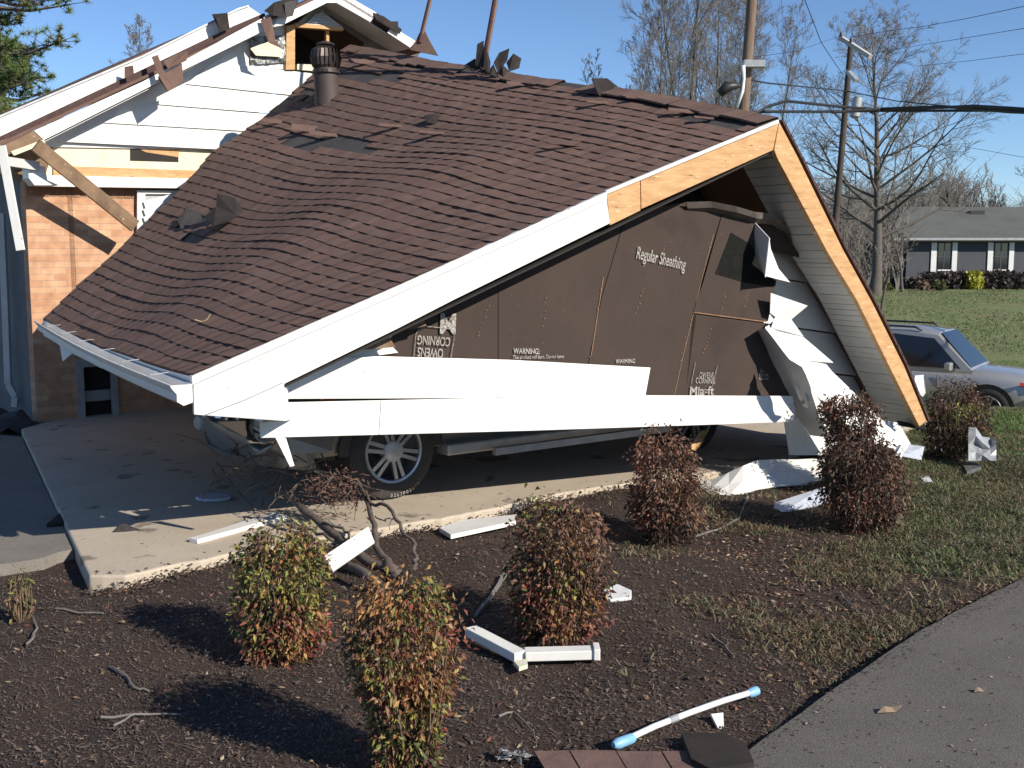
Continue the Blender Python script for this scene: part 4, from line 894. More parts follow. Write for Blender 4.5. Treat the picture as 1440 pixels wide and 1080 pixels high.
# ================================================================= SHRUBS
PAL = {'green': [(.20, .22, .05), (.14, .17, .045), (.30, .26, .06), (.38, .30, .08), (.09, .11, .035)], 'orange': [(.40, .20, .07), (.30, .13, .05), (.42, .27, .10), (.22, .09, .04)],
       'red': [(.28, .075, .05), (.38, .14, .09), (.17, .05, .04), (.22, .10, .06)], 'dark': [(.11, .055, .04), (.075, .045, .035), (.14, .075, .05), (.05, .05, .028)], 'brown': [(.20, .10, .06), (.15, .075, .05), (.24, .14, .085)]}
STEM = mat('shrub_stem', (.17, .12, .07), .9, (.11, .07, .045), 20, .5)
def shrub(px, by, ty, hwpx, mix, label, prof, nleaf=1500, seed=1, ls=.026, base=None, lowlean=0, grp='small shrubs planted along the mulch bed'):
    rn = random.Random(seed); b = base or G(px, by); b = V((b.x, b.y, gz(b.x, b.y))); t = P(px, ty, b.y); Hh = t.z-b.z; rad = hwpx/FPX*b.y*1.03
    root = thing('nandina_shrub', label, 'shrub', b, grp)
    mb = MB(); ctr = b
    def rp(z): # radius profile 0..1
        for (z0, r0), (z1, r1) in zip(prof, prof[1:]):
            if z <= z1: return r0+(r1-r0)*(z-z0)/(z1-z0)
        return prof[-1][1]
    clumps = []
    for _ in range(70):
        z = rn.uniform(.05, .95); a = rn.uniform(0, 6.283); r = rp(z)*math.sqrt(rn.uniform(.25, 1))*.88
        clumps.append((V((math.cos(a)*r*rad+lowlean*(1-z)*rad, math.sin(a)*r*rad*.9, z*Hh)), rn.uniform(.05, .10)*(rad/.3)**.5))
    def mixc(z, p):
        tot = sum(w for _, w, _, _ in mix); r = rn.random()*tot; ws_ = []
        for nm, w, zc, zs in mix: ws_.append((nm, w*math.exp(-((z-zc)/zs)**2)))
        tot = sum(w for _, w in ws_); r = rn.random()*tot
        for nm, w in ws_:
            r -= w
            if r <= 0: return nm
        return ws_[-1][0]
    per = nleaf//len(clumps)
    for c, cr in clumps:
        nm = mixc(c.z/Hh, c); g1 = rn.uniform(.7, 1.15)
        for _ in range(per):
            d = V((rn.gauss(0, 1), rn.gauss(0, 1), rn.gauss(0, 1)))*cr*.75; p = ctr+c+d
            zz = min(1, max(0, (p.z-b.z)/Hh))
            if p.z < b.z+.01 or zz > 1.03: continue
            rr_ = V((p.x-ctr.x-lowlean*(1-zz)*rad, p.y-ctr.y)); lim = rp(zz)*rad*(1.0+.34*noise.noise(V((math.atan2(rr_.y, rr_.x)*1.5, zz*4, seed))))
            if rr_.length > lim*1.08: p.x -= rr_.x*.35; p.y -= rr_.y*.35
            out = V((rr_.x, rr_.y, 0)); out = out.normalized() if out.length > 0 else V((1, 0, 0))
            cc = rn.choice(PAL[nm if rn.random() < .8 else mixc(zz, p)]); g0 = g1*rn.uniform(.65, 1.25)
            l = ls*rn.uniform(.5, 1.45); dirv = (out*rn.uniform(.1, .9)+V((rn.uniform(-.6, .6), rn.uniform(-.6, .6), rn.uniform(-1.15, .55)))).normalized()
            sd = dirv.cross(V((rn.uniform(-1, 1), rn.uniform(-1, 1), rn.uniform(-1, 1)))).normalized()*l*.23; nn = dirv.cross(sd).normalized()*l*.10
            m_ = p+dirv*l*.45; e_ = p+dirv*l-UP*l*.12; c3 = tuple(q*g0 for q in cc)
            mb.face([p, m_+sd+nn, e_, m_], c3); mb.face([p, m_, e_, m_-sd+nn], c3)
    mb.build('foliage', LEAF, root, norm=False)
    sm = MB()
    for _ in range(44):
        a = rn.uniform(0, 6.283); r = rn.uniform(.1, .5)*rad; z1 = rn.uniform(.35, .97); a2 = a+rn.uniform(-.5, .5); r2 = rp(z1)*rad*rn.uniform(.3, 1.04)
        p0 = b+V((math.cos(a)*r*.7+lowlean*rad, math.sin(a)*r*.7, -.02)); p2 = b+V((math.cos(a2)*r2, math.sin(a2)*r2, z1*Hh)); pm = p0.lerp(p2, .5)+V((math.cos(a)*.02, math.sin(a)*.02, 0))
        sm.tube([p0, pm, p2], [.005, .004, .002], 4, cap=False)
    sm.build('stems', STEM, root, norm=False)
    return root
round_ = [(0, .62), (.15, .88), (.5, 1), (.8, .98), (.93, .8), (1, .45)]
top_ = [(0, .40), (.2, .45), (.38, .55), (.55, .92), (.8, 1.06), (.93, .95), (1, .55)]
tall_ = [(0, .55), (.3, .8), (.5, .7), (.62, .62), (.8, .95), (.93, .8), (1, .4)]
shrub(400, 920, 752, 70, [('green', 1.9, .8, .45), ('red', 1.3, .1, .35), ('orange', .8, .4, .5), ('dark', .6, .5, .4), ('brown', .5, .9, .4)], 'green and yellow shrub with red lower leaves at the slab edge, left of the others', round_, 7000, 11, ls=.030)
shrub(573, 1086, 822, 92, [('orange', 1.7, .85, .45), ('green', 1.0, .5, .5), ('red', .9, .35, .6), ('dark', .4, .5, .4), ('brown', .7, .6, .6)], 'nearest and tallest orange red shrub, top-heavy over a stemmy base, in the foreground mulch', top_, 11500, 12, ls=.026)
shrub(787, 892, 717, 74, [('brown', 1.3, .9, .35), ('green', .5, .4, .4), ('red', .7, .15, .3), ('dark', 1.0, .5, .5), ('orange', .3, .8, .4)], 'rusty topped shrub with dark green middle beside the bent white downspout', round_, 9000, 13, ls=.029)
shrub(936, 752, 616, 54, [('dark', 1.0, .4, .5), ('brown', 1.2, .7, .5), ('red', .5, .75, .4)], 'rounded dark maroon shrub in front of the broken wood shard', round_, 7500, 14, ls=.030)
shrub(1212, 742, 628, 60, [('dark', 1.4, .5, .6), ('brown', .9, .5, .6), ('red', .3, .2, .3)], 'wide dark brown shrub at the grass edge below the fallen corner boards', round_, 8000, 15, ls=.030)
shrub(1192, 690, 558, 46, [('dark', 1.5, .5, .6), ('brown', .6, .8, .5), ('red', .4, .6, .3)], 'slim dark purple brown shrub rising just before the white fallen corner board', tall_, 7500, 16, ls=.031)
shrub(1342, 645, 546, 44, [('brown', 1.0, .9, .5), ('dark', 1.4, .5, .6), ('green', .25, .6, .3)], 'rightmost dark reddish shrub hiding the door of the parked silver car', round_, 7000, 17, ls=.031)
# small weed at far left
shrub(30, 868, 806, 17, [('green', 1, .8, .5), ('brown', 1, .3, .5)], 'sparse tiny green weed growing in the mulch near the left edge', round_, 240, 18, grp=None)
# ================================================================= FALLEN LIMB
lb = G(520, 770); LR = thing('fallen_limb', 'dark forked tree limb with twigs lying across the slab edge', 'branch', lb)
def limb(pts, rad, name='bough', n=8, jit=.012, mt=LIMB):
    p = [P(*q) if len(q) == 3 else G(*q) for q in pts]; out = []; rr_ = []; rad = [q_*.74 for q_ in rad]
    for i in range(len(p)-1):
        for k in range(4):
            t = k/4; out.append(p[i].lerp(p[i+1], t)+V((rnd.uniform(-1, 1), rnd.uniform(-1, 1), rnd.uniform(-1, 1)))*jit*(1 if 0 < i+k else 0)); rr_.append((rad[i]*(1-t)+rad[i+1]*t)*rnd.uniform(.92, 1.08))
    out.append(p[-1]); rr_.append(rad[-1]); m = MB(); m.tube(out, rr_, n); return m.build(name, mt, LR, smooth=True)
limb([(400, 693, 7.2), (432, 724, 6.95), (470, 752, 6.7), (512, 784, 6.35), (560, 808, 6.1)], [.028, .034, .038, .04, .045])
limb([(504, 676, 7.2), (520, 712, 6.9), (528, 750, 6.6), (531, 776, 6.35), (556, 802, 6.1)], [.014, .022, .024, .026, .04])
limb([(484, 668, 7.3), (504, 684, 7.1), (523, 706, 6.9), (545, 714, 6.75), (566, 744, 6.5), (584, 766, 6.3), (584, 790, 6.15), (578, 806, 6.0)], [.006, .010, .014, .015, .015, .016, .017, .014])
limb([(441, 668, 7.3), (465, 672, 7.2), (490, 672, 7.2), (510, 690, 7.0)], [.006, .008, .009, .012])
limb([(420, 708, 7.1), (437, 690, 7.2), (455, 682, 7.3)], [.010, .006, .003], n=5)
limb([(372, 720, 7.1), (388, 700, 7.2), (395, 682, 7.2)], [.004, .006, .003], n=5); limb([(388, 700, 7.2), (402, 694, 7.2)], [.005, .008], n=5)
limb([(455, 735, 6.8), (480, 742, 6.7), (492, 752, 6.6), (488, 764, 6.5)], [.012, .012, .012, .010], n=6)
limb([(528, 726, 6.8), (540, 732, 6.7), (552, 730, 6.65), (548, 745, 6.5)], [.006, .005, .004, .003], n=5)
limb([(404, 738, 6.85), (440, 746, 6.7), (468, 760, 6.55)], [.012, .014, .016], n=6)
limb([(485, 790, 6.3), (520, 812, 6.0), (545, 830, 5.85)], [.03, .04, .035], n=8)
tw = MB(); rn = random.Random(5)
for _ in range(95):
    c = P(rn.gauss(470, 26), rn.gauss(682, 13), 7.2+rn.uniform(-.3, .3)); d = V((rn.uniform(-1, 1), rn.uniform(-1, 1), rn.uniform(-1.3, .3)))*.10
    tw.tube([c, c+d*.5+V((rn.uniform(-.02, .02),)*3), c+d], [.004, .003, .0015], 3, cap=False)
for _ in range(60):   # thinner dark twigs reaching back into the shade
    c = P(rn.uniform(290, 460), rn.uniform(630, 700), rn.uniform(7.3, 8)); d = V((rn.uniform(-1, 1), rn.uniform(-.5, .5), rn.uniform(-.6, .6)))*.35
    tw.tube([c, c+d*.5+V((0, 0, rn.uniform(-.05, .05))), c+d], [.006, .005, .002], 3, cap=False)
stuff(tw.build('twigs', LIMB, LR, norm=False))
lv = MB()
for _ in range(420):
    c = P(rn.gauss(472, 24), rn.gauss(690, 14), 7.15+rn.uniform(-.25, .25)); c.z = max(c.z, SLABZ+.01); flake(lv, c, rn.uniform(.014, .034), rn.choice([(.13, .07, .05), (.09, .05, .04), (.2, .12, .09), (.16, .07, .05)]), rn.uniform(.3, 1), .3)
lv.build('dead_leaves', CHIP, LR, norm=False)
# twigs lying loose
def stick(pts, r, label, z=.012, mt=TWIG, grp='loose sticks on the ground'):
    p = [G(x, y, z) for x, y in pts]; p = [V((q.x, q.y, gz(q.x, q.y)+z)) if not inpoly(q.x, q.y, SLAB) else q+V((0, 0, SLABZ)) for q in p]; out = []
    for a_, b_ in zip(p, p[1:]):
        for k in range(3): out.append(a_.lerp(b_, k/3)+V((rnd.uniform(-.006, .006), rnd.uniform(-.006, .006), rnd.uniform(0, .008))))
    out.append(p[-1]); m = MB(); m.tube(out, [r*(1-.5*k/len(out)) for k in range(len(out))], 5); tag(m.build('stick', mt, loc=p[0]), label, 'stick', grp)
stick([(80, 855), (110, 860), (146, 862)], .008, 'pale stick lying in the mulch beside the tiny weed')
stick([(155, 937), (175, 950), (188, 966), (210, 968)], .008, 'crooked stick with a hooked end in the left mulch')
stick([(140, 1006), (190, 1003), (255, 998)], .007, 'long thin straight stick at the edge of the big bush shadow')
stick([(160, 1021), (180, 1008), (195, 1002)], .006, 'short stick crossing the long thin one in the left mulch')
stick([(1052, 700), (1040, 724), (1010, 738), (978, 748)], .011, 'curved grey stick right of the rounded maroon shrub')
stick([(710, 812), (696, 834), (668, 862)], .016, 'thick weathered stick left of the rusty topped shrub')
stick([(700, 1008), (720, 1000), (748, 1022)], .006, 'bent twig near the shingle strip')
stick([(1000, 893), (1020, 910), (1032, 922)], .007, 'dark twig in the dry grass patch')
stick([(1180, 835), (1190, 845), (1205, 858)], .006, 'dark twig at the right of the bed near the road')
stick([(40, 905), (52, 880), (36, 835)], .008, 'dark upright broken twig left of the weed')
stick([(1098, 1058), (1122, 1062)], .004, 'tiny twig on the near road asphalt, left one')
stick([(1133, 1061), (1185, 1063)], .004, 'thin straight twig on the near road asphalt')
stick([(1330, 1066), (1345, 1040), (1350, 1075)], .004, 'forked twig at the bottom right on the asphalt')
def bits(px, py, w, label, c, mt=CHIP, nm='dead_leaf', cat='leaf', s=.05):
    p = G(px, py, .035); m = MB(); a_ = rnd.uniform(0, 3)
    u = V((math.cos(.3), math.sin(.3), 0))*s; v_ = V((-math.sin(.3), math.cos(.3), 0))*s*.3
    m.grid([[p-u-v_*.2, p-u*.4-v_+UP*.004, p+u*.4-v_*.8, p+u-v_*.1+UP*.01], [p-u+v_*.1, p-u*.3+v_*.6+UP*.018, p+u*.5+v_*1.2+UP*.005, p+u*1.2+v_*.2+UP*.016]], tuple(q*.6 for q in c), thick=(0, 0, .0012)); tag(m.build(nm, mt, loc=p), label, cat)
bits(1250, 1000, 0, 'curled tan dead leaf alone on the near asphalt', (.42, .30, .20), s=.055)
bits(1378, 972, 0, 'small pale dead leaf farther right on the asphalt', (.36, .28, .2), s=.03)
# ================================================================= DEBRIS ON THE GROUND
def bar2(a_, b_, w, h, name, mt, label, cat, grp=None, lift=0, par=None, bevel=.004, channel=False):
    a_, b_ = V(a_), V(b_); a_.z += h/2+lift; b_.z += h/2+lift; m = MB()
    if channel:
        d = (b_-a_).normalized(); s_ = d.cross(UP).normalized(); t = .006
        m.bar(a_+UP*h/2, b_+UP*h/2, w, t); m.bar(a_+s_*w/2, b_+s_*w/2, t, h); m.bar(a_-s_*w/2, b_-s_*w/2, t, h)
    else: m.bar(a_, b_, w, h)
    o = m.build(name, mt, par, bevel=bevel, loc=None if par else (a_+b_)/2)
    return o if par else tag(o, label, cat, grp)
bar2(G(272, 764, SLABZ), G(398, 729, SLABZ), .08, .03, 'white_downspout', WHITE, 'straight white metal channel lying on the slab near its left end', 'downspout')
bar2(G(280, 758, SLABZ), G(385, 726, SLABZ)+V((0, .06, 0)), .07, .012, 'trim_strip', WHITE2, 'thin white strip tucked behind the straight channel on the slab', 'trim strip')
piece([(455, 782, 6.2), (518, 740, 6.45), (527, 762, 6.35), (468, 803, 6.1)], 'white_board', WHITE, 'short white board propped on the fallen limb', 'board', .015, bevel=.003)
piece([(618, 748), (650, 737), (727, 729), (726, 738), (680, 748), (634, 758)], 'vinyl_scrap', WHITE, 'long pointed white scrap lying on the bed at the slab edge', 'siding scrap', thickv=V((0, 0, .03)))
DS = thing('bent_downspout', 'white downspout bent in two beside the rusty topped shrub', 'downspout', G(735, 925))
q0_, q1_, q2_ = G(662, 893), G(732, 930), G(834, 924)
o = bar2(q0_, q1_, .07, .045, 'pipe_section', WHITE, '', '', par=DS); o = bar2(q1_+V((.02, .03, 0)), q2_, .075, .045, 'pipe_section', WHITE, '', '', par=DS)
bar2(q2_+V((.0, 0, 0)), q2_+V((.03, 0, 0)), .095, .055, 'pipe_collar', WHITE, '', '', par=DS)
m = MB(); c = [G(722, 935), G(741, 932), G(742, 940), G(730, 944)]; m.prism(c, (0, 0, .02)); m.build('torn_elbow', mat('yellowed_plastic', (.55, .52, .28), .5, (.7, .7, .6), 30), DS)
piece([(848, 838), (868, 829), (888, 838), (888, 848), (858, 852), (849, 846)], 'plastic_piece', PLAST, 'small white plastic piece right of the rusty topped shrub', 'plastic scrap', thickv=V((0, 0, .035)), bevel=.006)
# crumpled long flashing
cp = [(985, 672, 692), (1000, 676, 696), (1025, 664, 696), (1045, 655, 694), (1065, 647, 688), (1090, 646, 684), (1122, 646, 682), (1140, 645, 681), (1162, 646, 680)]
m = MB(); rows = [[], [], []]
for i, (x, yt, yb) in enumerate(cp):
    pb = G(x, yb); j = .05*noise.noise(V((i*1.7, 0, 2))); rows[0].append(V((pb.x, pb.y, .0))); rows[1].append(P(x, yb-(yb-yt)*.45, pb.y+.12+j)); rows[2].append(P(x, yt, pb.y+.30+j*2))
m.grid(rows, thick=(0, .004, -.008)); tag(m.build('crumpled_flashing', WHITE, loc=rows[0][0]), 'long crumpled white metal piece on the grass beyond the maroon shrub', 'metal sheet')
piece([(1089, 707, 8.0), (1160, 684, 8.35), (1166, 716, 8.1), (1100, 732, 7.75), (1091, 726, 7.75)], 'battered_panel', BLUEP, 'pale blue grey battered panel left of the wide dark shrub', 'panel', .02)
piece([(1225, 616, 9.3), (1262, 622, 9.4), (1300, 628, 9.35), (1296, 645, 9.2), (1270, 640, 9.15)], 'curved_metal_scrap', BLUEP, 'curved blue white metal scrap at the foot of the right rake', 'metal scrap', .012)
piece([(1258, 643, 9.1), (1270, 622, 9.25), (1277, 624, 9.25), (1266, 648, 9.05)], 'white_shard', WHITE, 'narrow white shard leaning at the foot of the right rake', 'siding scrap', .01)
m = MB(); rows = [[P(1362+10*i+2*math.sin(i*3), 648-j*8-6*math.exp(-(i-.5)**2)*j*.8+3*noise.noise(V((i, j, 5))), 9.35+.06*j+.12*noise.noise(V((i*1.1, j*1.3, 7)))) for i in range(5)] for j in range(5)]
m.grid(rows, thick=(0, .01, 0)); tag(m.build('folded_metal_sheet', GREYM, loc=rows[0][0]), 'folded grey metal sheet standing right of the rightmost shrub', 'metal scrap')
piece([(1352, 655), (1375, 652), (1380, 662), (1360, 668)], 'foil_scrap', FOIL, 'small crumpled foil scrap on the grass by the rightmost shrub', 'scrap', thickv=V((0, 0, .03)))
piece([(1285, 545, 11), (1287, 528, 11.2), (1299, 527, 11.2), (1302, 550, 11.1), (1298, 556, 11.1)], 'upright_white_panel', WHITE2, 'small white panel edge beside the silver car door', 'panel', .02)
piece([(1293, 672), (1306, 672), (1312, 680), (1300, 679)], 'white_chip', PLAST, 'tiny white chip lying in the grass below the rightmost shrub', 'scrap', thickv=V((0, 0, .012)))
# splintered wood
m = MB(); m.prism([P(966, 637, 8.6), P(985, 606, 8.8), P(998, 604, 8.8), P(984, 628, 8.65), P(972, 641, 8.6)], (0, .03, 0)); tag(m.build('wood_splinter', WOOD, loc=P(970, 640, 8.6)), 'pale splintered wood shard behind the maroon shrub', 'wood')
# white tube with blue ends
TB = thing('capped_tube', 'white plastic tube with pale blue end caps lying near the shingle strip', 'tube', G(960, 1010))
t0, t1 = G(868, 1046, .03), G(1062, 972, .04); tm = t0.lerp(t1, .5)+UP*.015
m = MB(); m.tube([t0, t0.lerp(tm, .5)+UP*.006, tm, tm.lerp(t1, .5)+UP*.004, t1], .0125, 12); m.build('tube', PLAST, TB, smooth=60)
d_ = (t1-t0).normalized()
m = MB(); m.tube([t0-d_*.02, t0, t0+d_*.075, t0+d_*.09], [.012, .022, .02, .013], 14); m.build('end_cap', BLUE, TB, smooth=50)
m = MB(); m.tube([t1-d_*.045, t1-d_*.03, t1+d_*.01], [.014, .02, .02], 14); m.build('end_cap', BLUE, TB, smooth=50)
ml = (t0.lerp(tm, .5)+UP*.006).lerp(tm, .52); m = MB(); m.tube([ml-d_*.022, ml+d_*.022], .0148, 12); m.build('label_band', GREYM, TB)
piece([(1000, 1004, 4.25), (1017, 1002, 4.27), (1018, 1026, 4.2), (1010, 1024, 4.18)], 'white_bracket', PLAST, 'small white bracket standing beside the capped tube', 'bracket', .01)
# shingle strip and felt at the bottom edge
SS = thing('shingle_strip', 'reddish brown three tab shingle strip lying at the bottom edge', 'shingle', G(860, 1075))
xsn = [750, 800, 866, 930, 1000]
SHG = mat('loose_shingle', (.20, .115, .09), .92, (.12, .07, .06), 12, .5, bump=.5, bscale=320, spots=[((.32, .2, .16), 260, .62), ((.07, .045, .04), 200, .64)])
for i in range(4):
    m = MB(); x0, x1 = xsn[i]+1.2, xsn[i+1]-1.2
    m.prism([G(x0, 1056-(i == 1)*1.5, .03), G(x1, 1055+(i == 2)*1.5, .03), G(x1+42, 1125, .022), G(x0+42, 1125, .022)], (0, 0, -.006)); m.build('shingle_tab', SHG, SS)
tag(SS, 'reddish brown three tab shingle strip lying at the bottom edge', 'shingle')
piece([(958, 1048), (1020, 1048), (1048, 1062), (1060, 1090), (1000, 1100), (972, 1085)], 'felt_scrap', TORN, 'dark grey felt scrap overlapping the end of the shingle strip', 'felt', thickv=V((0, 0, .05)))
m = MB(); p = G(722, 1068, .01)
for _ in range(26):
    c = p+V((rnd.uniform(-.05, .05), rnd.uniform(-.02, .02), rnd.uniform(0, .03))); flake(m, c, rnd.uniform(.012, .03), (1, 1, 1), .5)
tag(m.build('crumpled_wrapper', FOIL, loc=p), 'crumpled silvery wrapper left of the shingle strip', 'wrapper')
# pieces in the shade on the slab
piece([(66, 748, ), (85, 732), (132, 728), (130, 744), (100, 745)], 'roof_scrap', TORN, 'dark flat shingle scrap at the drive edge in the shade', 'shingle scrap', thickv=V((0, 0, .055)))
piece([(150, 755, 6.95), (172, 735, 7.15), (190, 742, 7.1), (210, 748, 7.05), (185, 757, 6.95)], 'folded_felt_scrap', FELT, 'folded dark felt scrap on the slab right of the flat one', 'felt', .02)
m = MB(); c = G(300, 702, SLABZ+.004); m.prism([c+V((math.cos(k/18*6.283)*.13, math.sin(k/18*6.283)*.10, 0)) for k in range(18)], (0, 0, .025)); tag(m.build('oval_lid', BLUEP, bevel=.008, loc=c), 'flat pale oval lid in the shade on the slab', 'lid')
piece([(575, 700), (560, 706), (567, 716), (590, 712)], 'dirt_scrap', WOOD2, 'small dark scrap on the slab below the tyre', 'scrap', thickv=V((0, 0, .06))) if False else None
m = MB(); c = G(16, 602); rows = [[c+V(((i-5)*.09, (j-3)*.09, max(-.01, (.22*math.exp(-((i-5)**2+(j-3)**2*1.6)/9)+.09*noise.noise(V((i*.9, j*.9, 3)))-.03)))) for i in range(11)] for j in range(7)]
m.grid(rows); tag(m.build('felt_heap', FELT, loc=c, norm=False), 'dark heap of torn felt at the foot of the left house corner', 'felt')
# ================================================================= POLES AND WIRES
DPOLE = mat('dark_pole_wood', (.075, .055, .045), .9, (.04, .03, .025), 2, .4)
def pole(px0, py0, px1, py1, D, w0, w1, label):
    b, t = P(px0, py0, D), P(px1, py1, D); ln = t-b; b2 = b-ln*(b.z-gz(b.x, b.y)+.3)/ln.z
    root = thing('utility_pole', label, 'utility pole', (b2.x, b2.y, b2.z), 'utility poles'); m = MB(); m.tube([b2, b2.lerp(t, .5), t], [w0, (w0+w1)/2, w1], 14); m.build('pole', POLE if D < 30 else DPOLE, root, smooth=50); return root, b2, t
r1, b1, t1_ = pole(1046, 150, 1062, -60, 24, .125, .105, 'leaning wooden pole with white riser close behind the ridge')
m = MB(); m.tube([P(1036, 152, 23.7), P(1044, 128, 23.7), P(1046, 112, 23.7), P(1045, 92, 23.7)], [.03, .04, .035, .05], 8); m.build('riser_pipe', PLAST, r1, smooth=True)
m = MB(); m.box(P(1060, 90, 23.8), V((.22, 0, 0)), V((0, .12, 0)), V((0, 0, .07))); m.build('bracket', GREYM, r1)
m = MB(); m.tube([P(1012, 132, 23.7), P(1022, 122, 23.7), P(1042, 120, 23.7)], [.09, .12, .04], 8); m.build('lamp_head', BLACK, r1, smooth=True)
r2, b2, t2 = pole(1176, 300, 1197, 56, 46, .15, .11, 'dark pole with crossarm and white transformer before the big bare tree')
m = MB(); m.bar(P(1182, 53, 45.6), P(1224, 80, 44.4), .22, .16); m.build('crossarm', mat('grey_timber', (.50, .48, .45), .8, (.38, .36, .34), 3, .4), r2)
m = MB(); m.bar(P(1192, 100, 45.6), P(1205, 114, 45), .2, .14); m.build('lower_arm', GREYM, r2)
m = MB(); c0_ = P(1206, 136, 45); c1_ = P(1202, 166, 45); m.tube([c0_, c0_-UP*.06, c1_+UP*.06, c1_], [.12, .2, .2, .12], 14); m.build('transformer', GREYM, r2, smooth=40)
for x, y in ((1183, 48), (1197, 56), (1223, 76)):
    m = MB(); m.tube([P(x, y+3, 45), P(x, y-2, 45)], [.09, .05], 8); m.build('insulator', BLACK, r2)
def wire(pts, r, label, grp='overhead wires', nm='power_line', sag=0):
    p = [P(*q) for q in pts]; out = []
    if pts[-1][0] == 1500: p.append(p[-1]+(p[-1]-p[-2]).normalized()*30)
    for a_, b_ in zip(p, p[1:]):
        for k in range(8): t = k/8; out.append(a_.lerp(b_, t)-UP*sag*4*t*(1-t))
    out.append(p[-1]); m = MB(); m.tube(out, r, 5); tag(m.build(nm, CABLE, loc=p[0]), label, 'wire', grp)
wire([(1000, 160, 24), (1085, 157, 25), (1170, 157, 30), (1240, 156, 32), (1500, 155, 24)], .035, 'straight lower strand of the thick black cable pair')
wire([(1046, 170, 24), (1078, 150, 24.5), (1105, 142, 25.5), (1180, 150, 30), (1240, 154, 31.8), (1330, 151, 28), (1370, 149, 26), (1420, 152, 24), (1500, 158, 22)], .038, 'thick black cable that bows up just left of the pole')
wire([(1170, 158, 30), (1240, 153, 31.6), (1330, 150, 28), (1420, 157, 24), (1500, 160, 22)], .04, 'sagging third strand beneath the thick black cable')
wire([(1050, 112, 24), (1080, 117, 26), (1190, 128, 46), (1260, 142, 42), (1340, 150, 36)], .02, 'medium black wire passing just above the thick cable')
wire([(1197, 52, 45), (1245, 44, 42), (1300, 37, 38), (1360, 26, 33), (1500, -4, 26)], .009, 'uppermost faint wire rising toward the right top')
wire([(1223, 76, 45), (1285, 65, 40), (1360, 53, 34), (1500, 30, 26)], .008, 'second faint wire climbing to the right from the crossarm')
wire([(1224, 78, 45), (1290, 93, 40), (1360, 86, 34), (1500, 68, 26)], .007, 'third and lowest faint wire right of the crossarm')
wire([(1124, -20, 30), (1155, 60, 38), (1185, 105, 46)], .013, 'dark wire dropping steeply from the top edge to the pole')
wire([(1097, -20, 28), (1102, 40, 28), (1107, 100, 28), (1116, 140, 28)], .005, 'faint vertical wire between the two poles')
wire([(1062, 80, 24), (1120, 72, 34), (1183, 50, 45)], .007, 'faint wire between the two poles', nm='power_line')
wire([(1350, 205, 40), (1400, 214, 36), (1500, 232, 30)], .007, 'faint low wire over the far house roof')
wire([(1176, 205, 46), (1182, 162, 46), (1170, 159, 44)], .025, 'short pale loop at the dark pole') if False else None
# ================================================================= TREES
def bare_tree(base, H, seed, label, r0=None, spread=.5, lo=.3, depth=5, upness=.25, kids=(3, 5), grp='bare trees', multi=1, tw=1.0, lean=(0, 0), leafless=True, thin=.0, ratio=.72, nm='bare_tree', bm=None):
    rn = random.Random(seed); r0 = r0 or H*.02; root = thing(nm, label, 'tree', base, grp); big, sml = MB(), MB()
    tk_ = thin or .006
    def grow(p, d, L, r, lev):
        n = 5 if lev < 2 else 3 if lev < depth-1 else 2; pts = [p]; rad = [r]; q = V(p); dd = V(d)
        for k in range(n):
            w = .16 if lev == 0 else .22
            dd = (dd+V((rn.uniform(-w, w), rn.uniform(-w, w), rn.uniform(-w, w)*.6+upness*.22*(lev > 0)))).normalized(); q = q+dd*L/n; pts.append(V(q)); rad.append(max(tk_*.7, r*(1-(.62 if lev else .55)*(k+1)/n)))
        (big if lev < 2 else sml).tube(pts, rad, 8 if lev == 0 else 5 if lev == 1 else 3, cap=False)
        if lev >= depth: return
        nk = rn.randint(*kids)+(2 if lev == 0 else 0); 
        for i in range(nk):
            t = lo+(1-lo)*(i+rn.random()*.8)/nk if lev == 0 else .2+.8*(i+rn.random())/nk
            t = min(t, .999); j = min(int(t*n), n-1); f_ = t*n-j; bp_ = pts[j].lerp(pts[j+1], f_); br = rad[j]*(1-f_)+rad[j+1]*f_
            ax = (pts[j+1]-pts[j]).normalized(); a = rn.uniform(0, 6.283)+i*2.4; pr = ax.cross(V((math.cos(a), math.sin(a), .3))).normalized()
            an = rn.uniform(.55, 1.05)*spread*1.6; nd = (ax*math.cos(an)+pr*math.sin(an)).normalized()
            grow(bp_, nd, L*rn.uniform(.5, .8)*ratio*(1.15-.45*t if lev == 0 else 1), max(tk_, br*rn.uniform(.5, .7)), lev+1)
    for k in range(multi):
        a = rn.uniform(0, 6.283); o_ = V((math.cos(a), math.sin(a), 0))*r0*(1.5 if multi > 1 else 0)
        grow(V(base)+o_-UP*.2, (UP+V((lean[0], lean[1], 0))+o_*(.12/r0 if multi > 1 else 0)).normalized(), H*(.62 if multi == 1 else rn.uniform(.5, .72)), r0*(1 if multi == 1 else rn.uniform(.6, 1)), 0)
    big.build('trunk', bm or BARK, root, smooth=True, norm=False); sml.build('branches', TWIG, root, norm=False); return root
def at(px, D): x = (px-720)/FPX*D*1.0; return V((x, D, gz(x, D)))
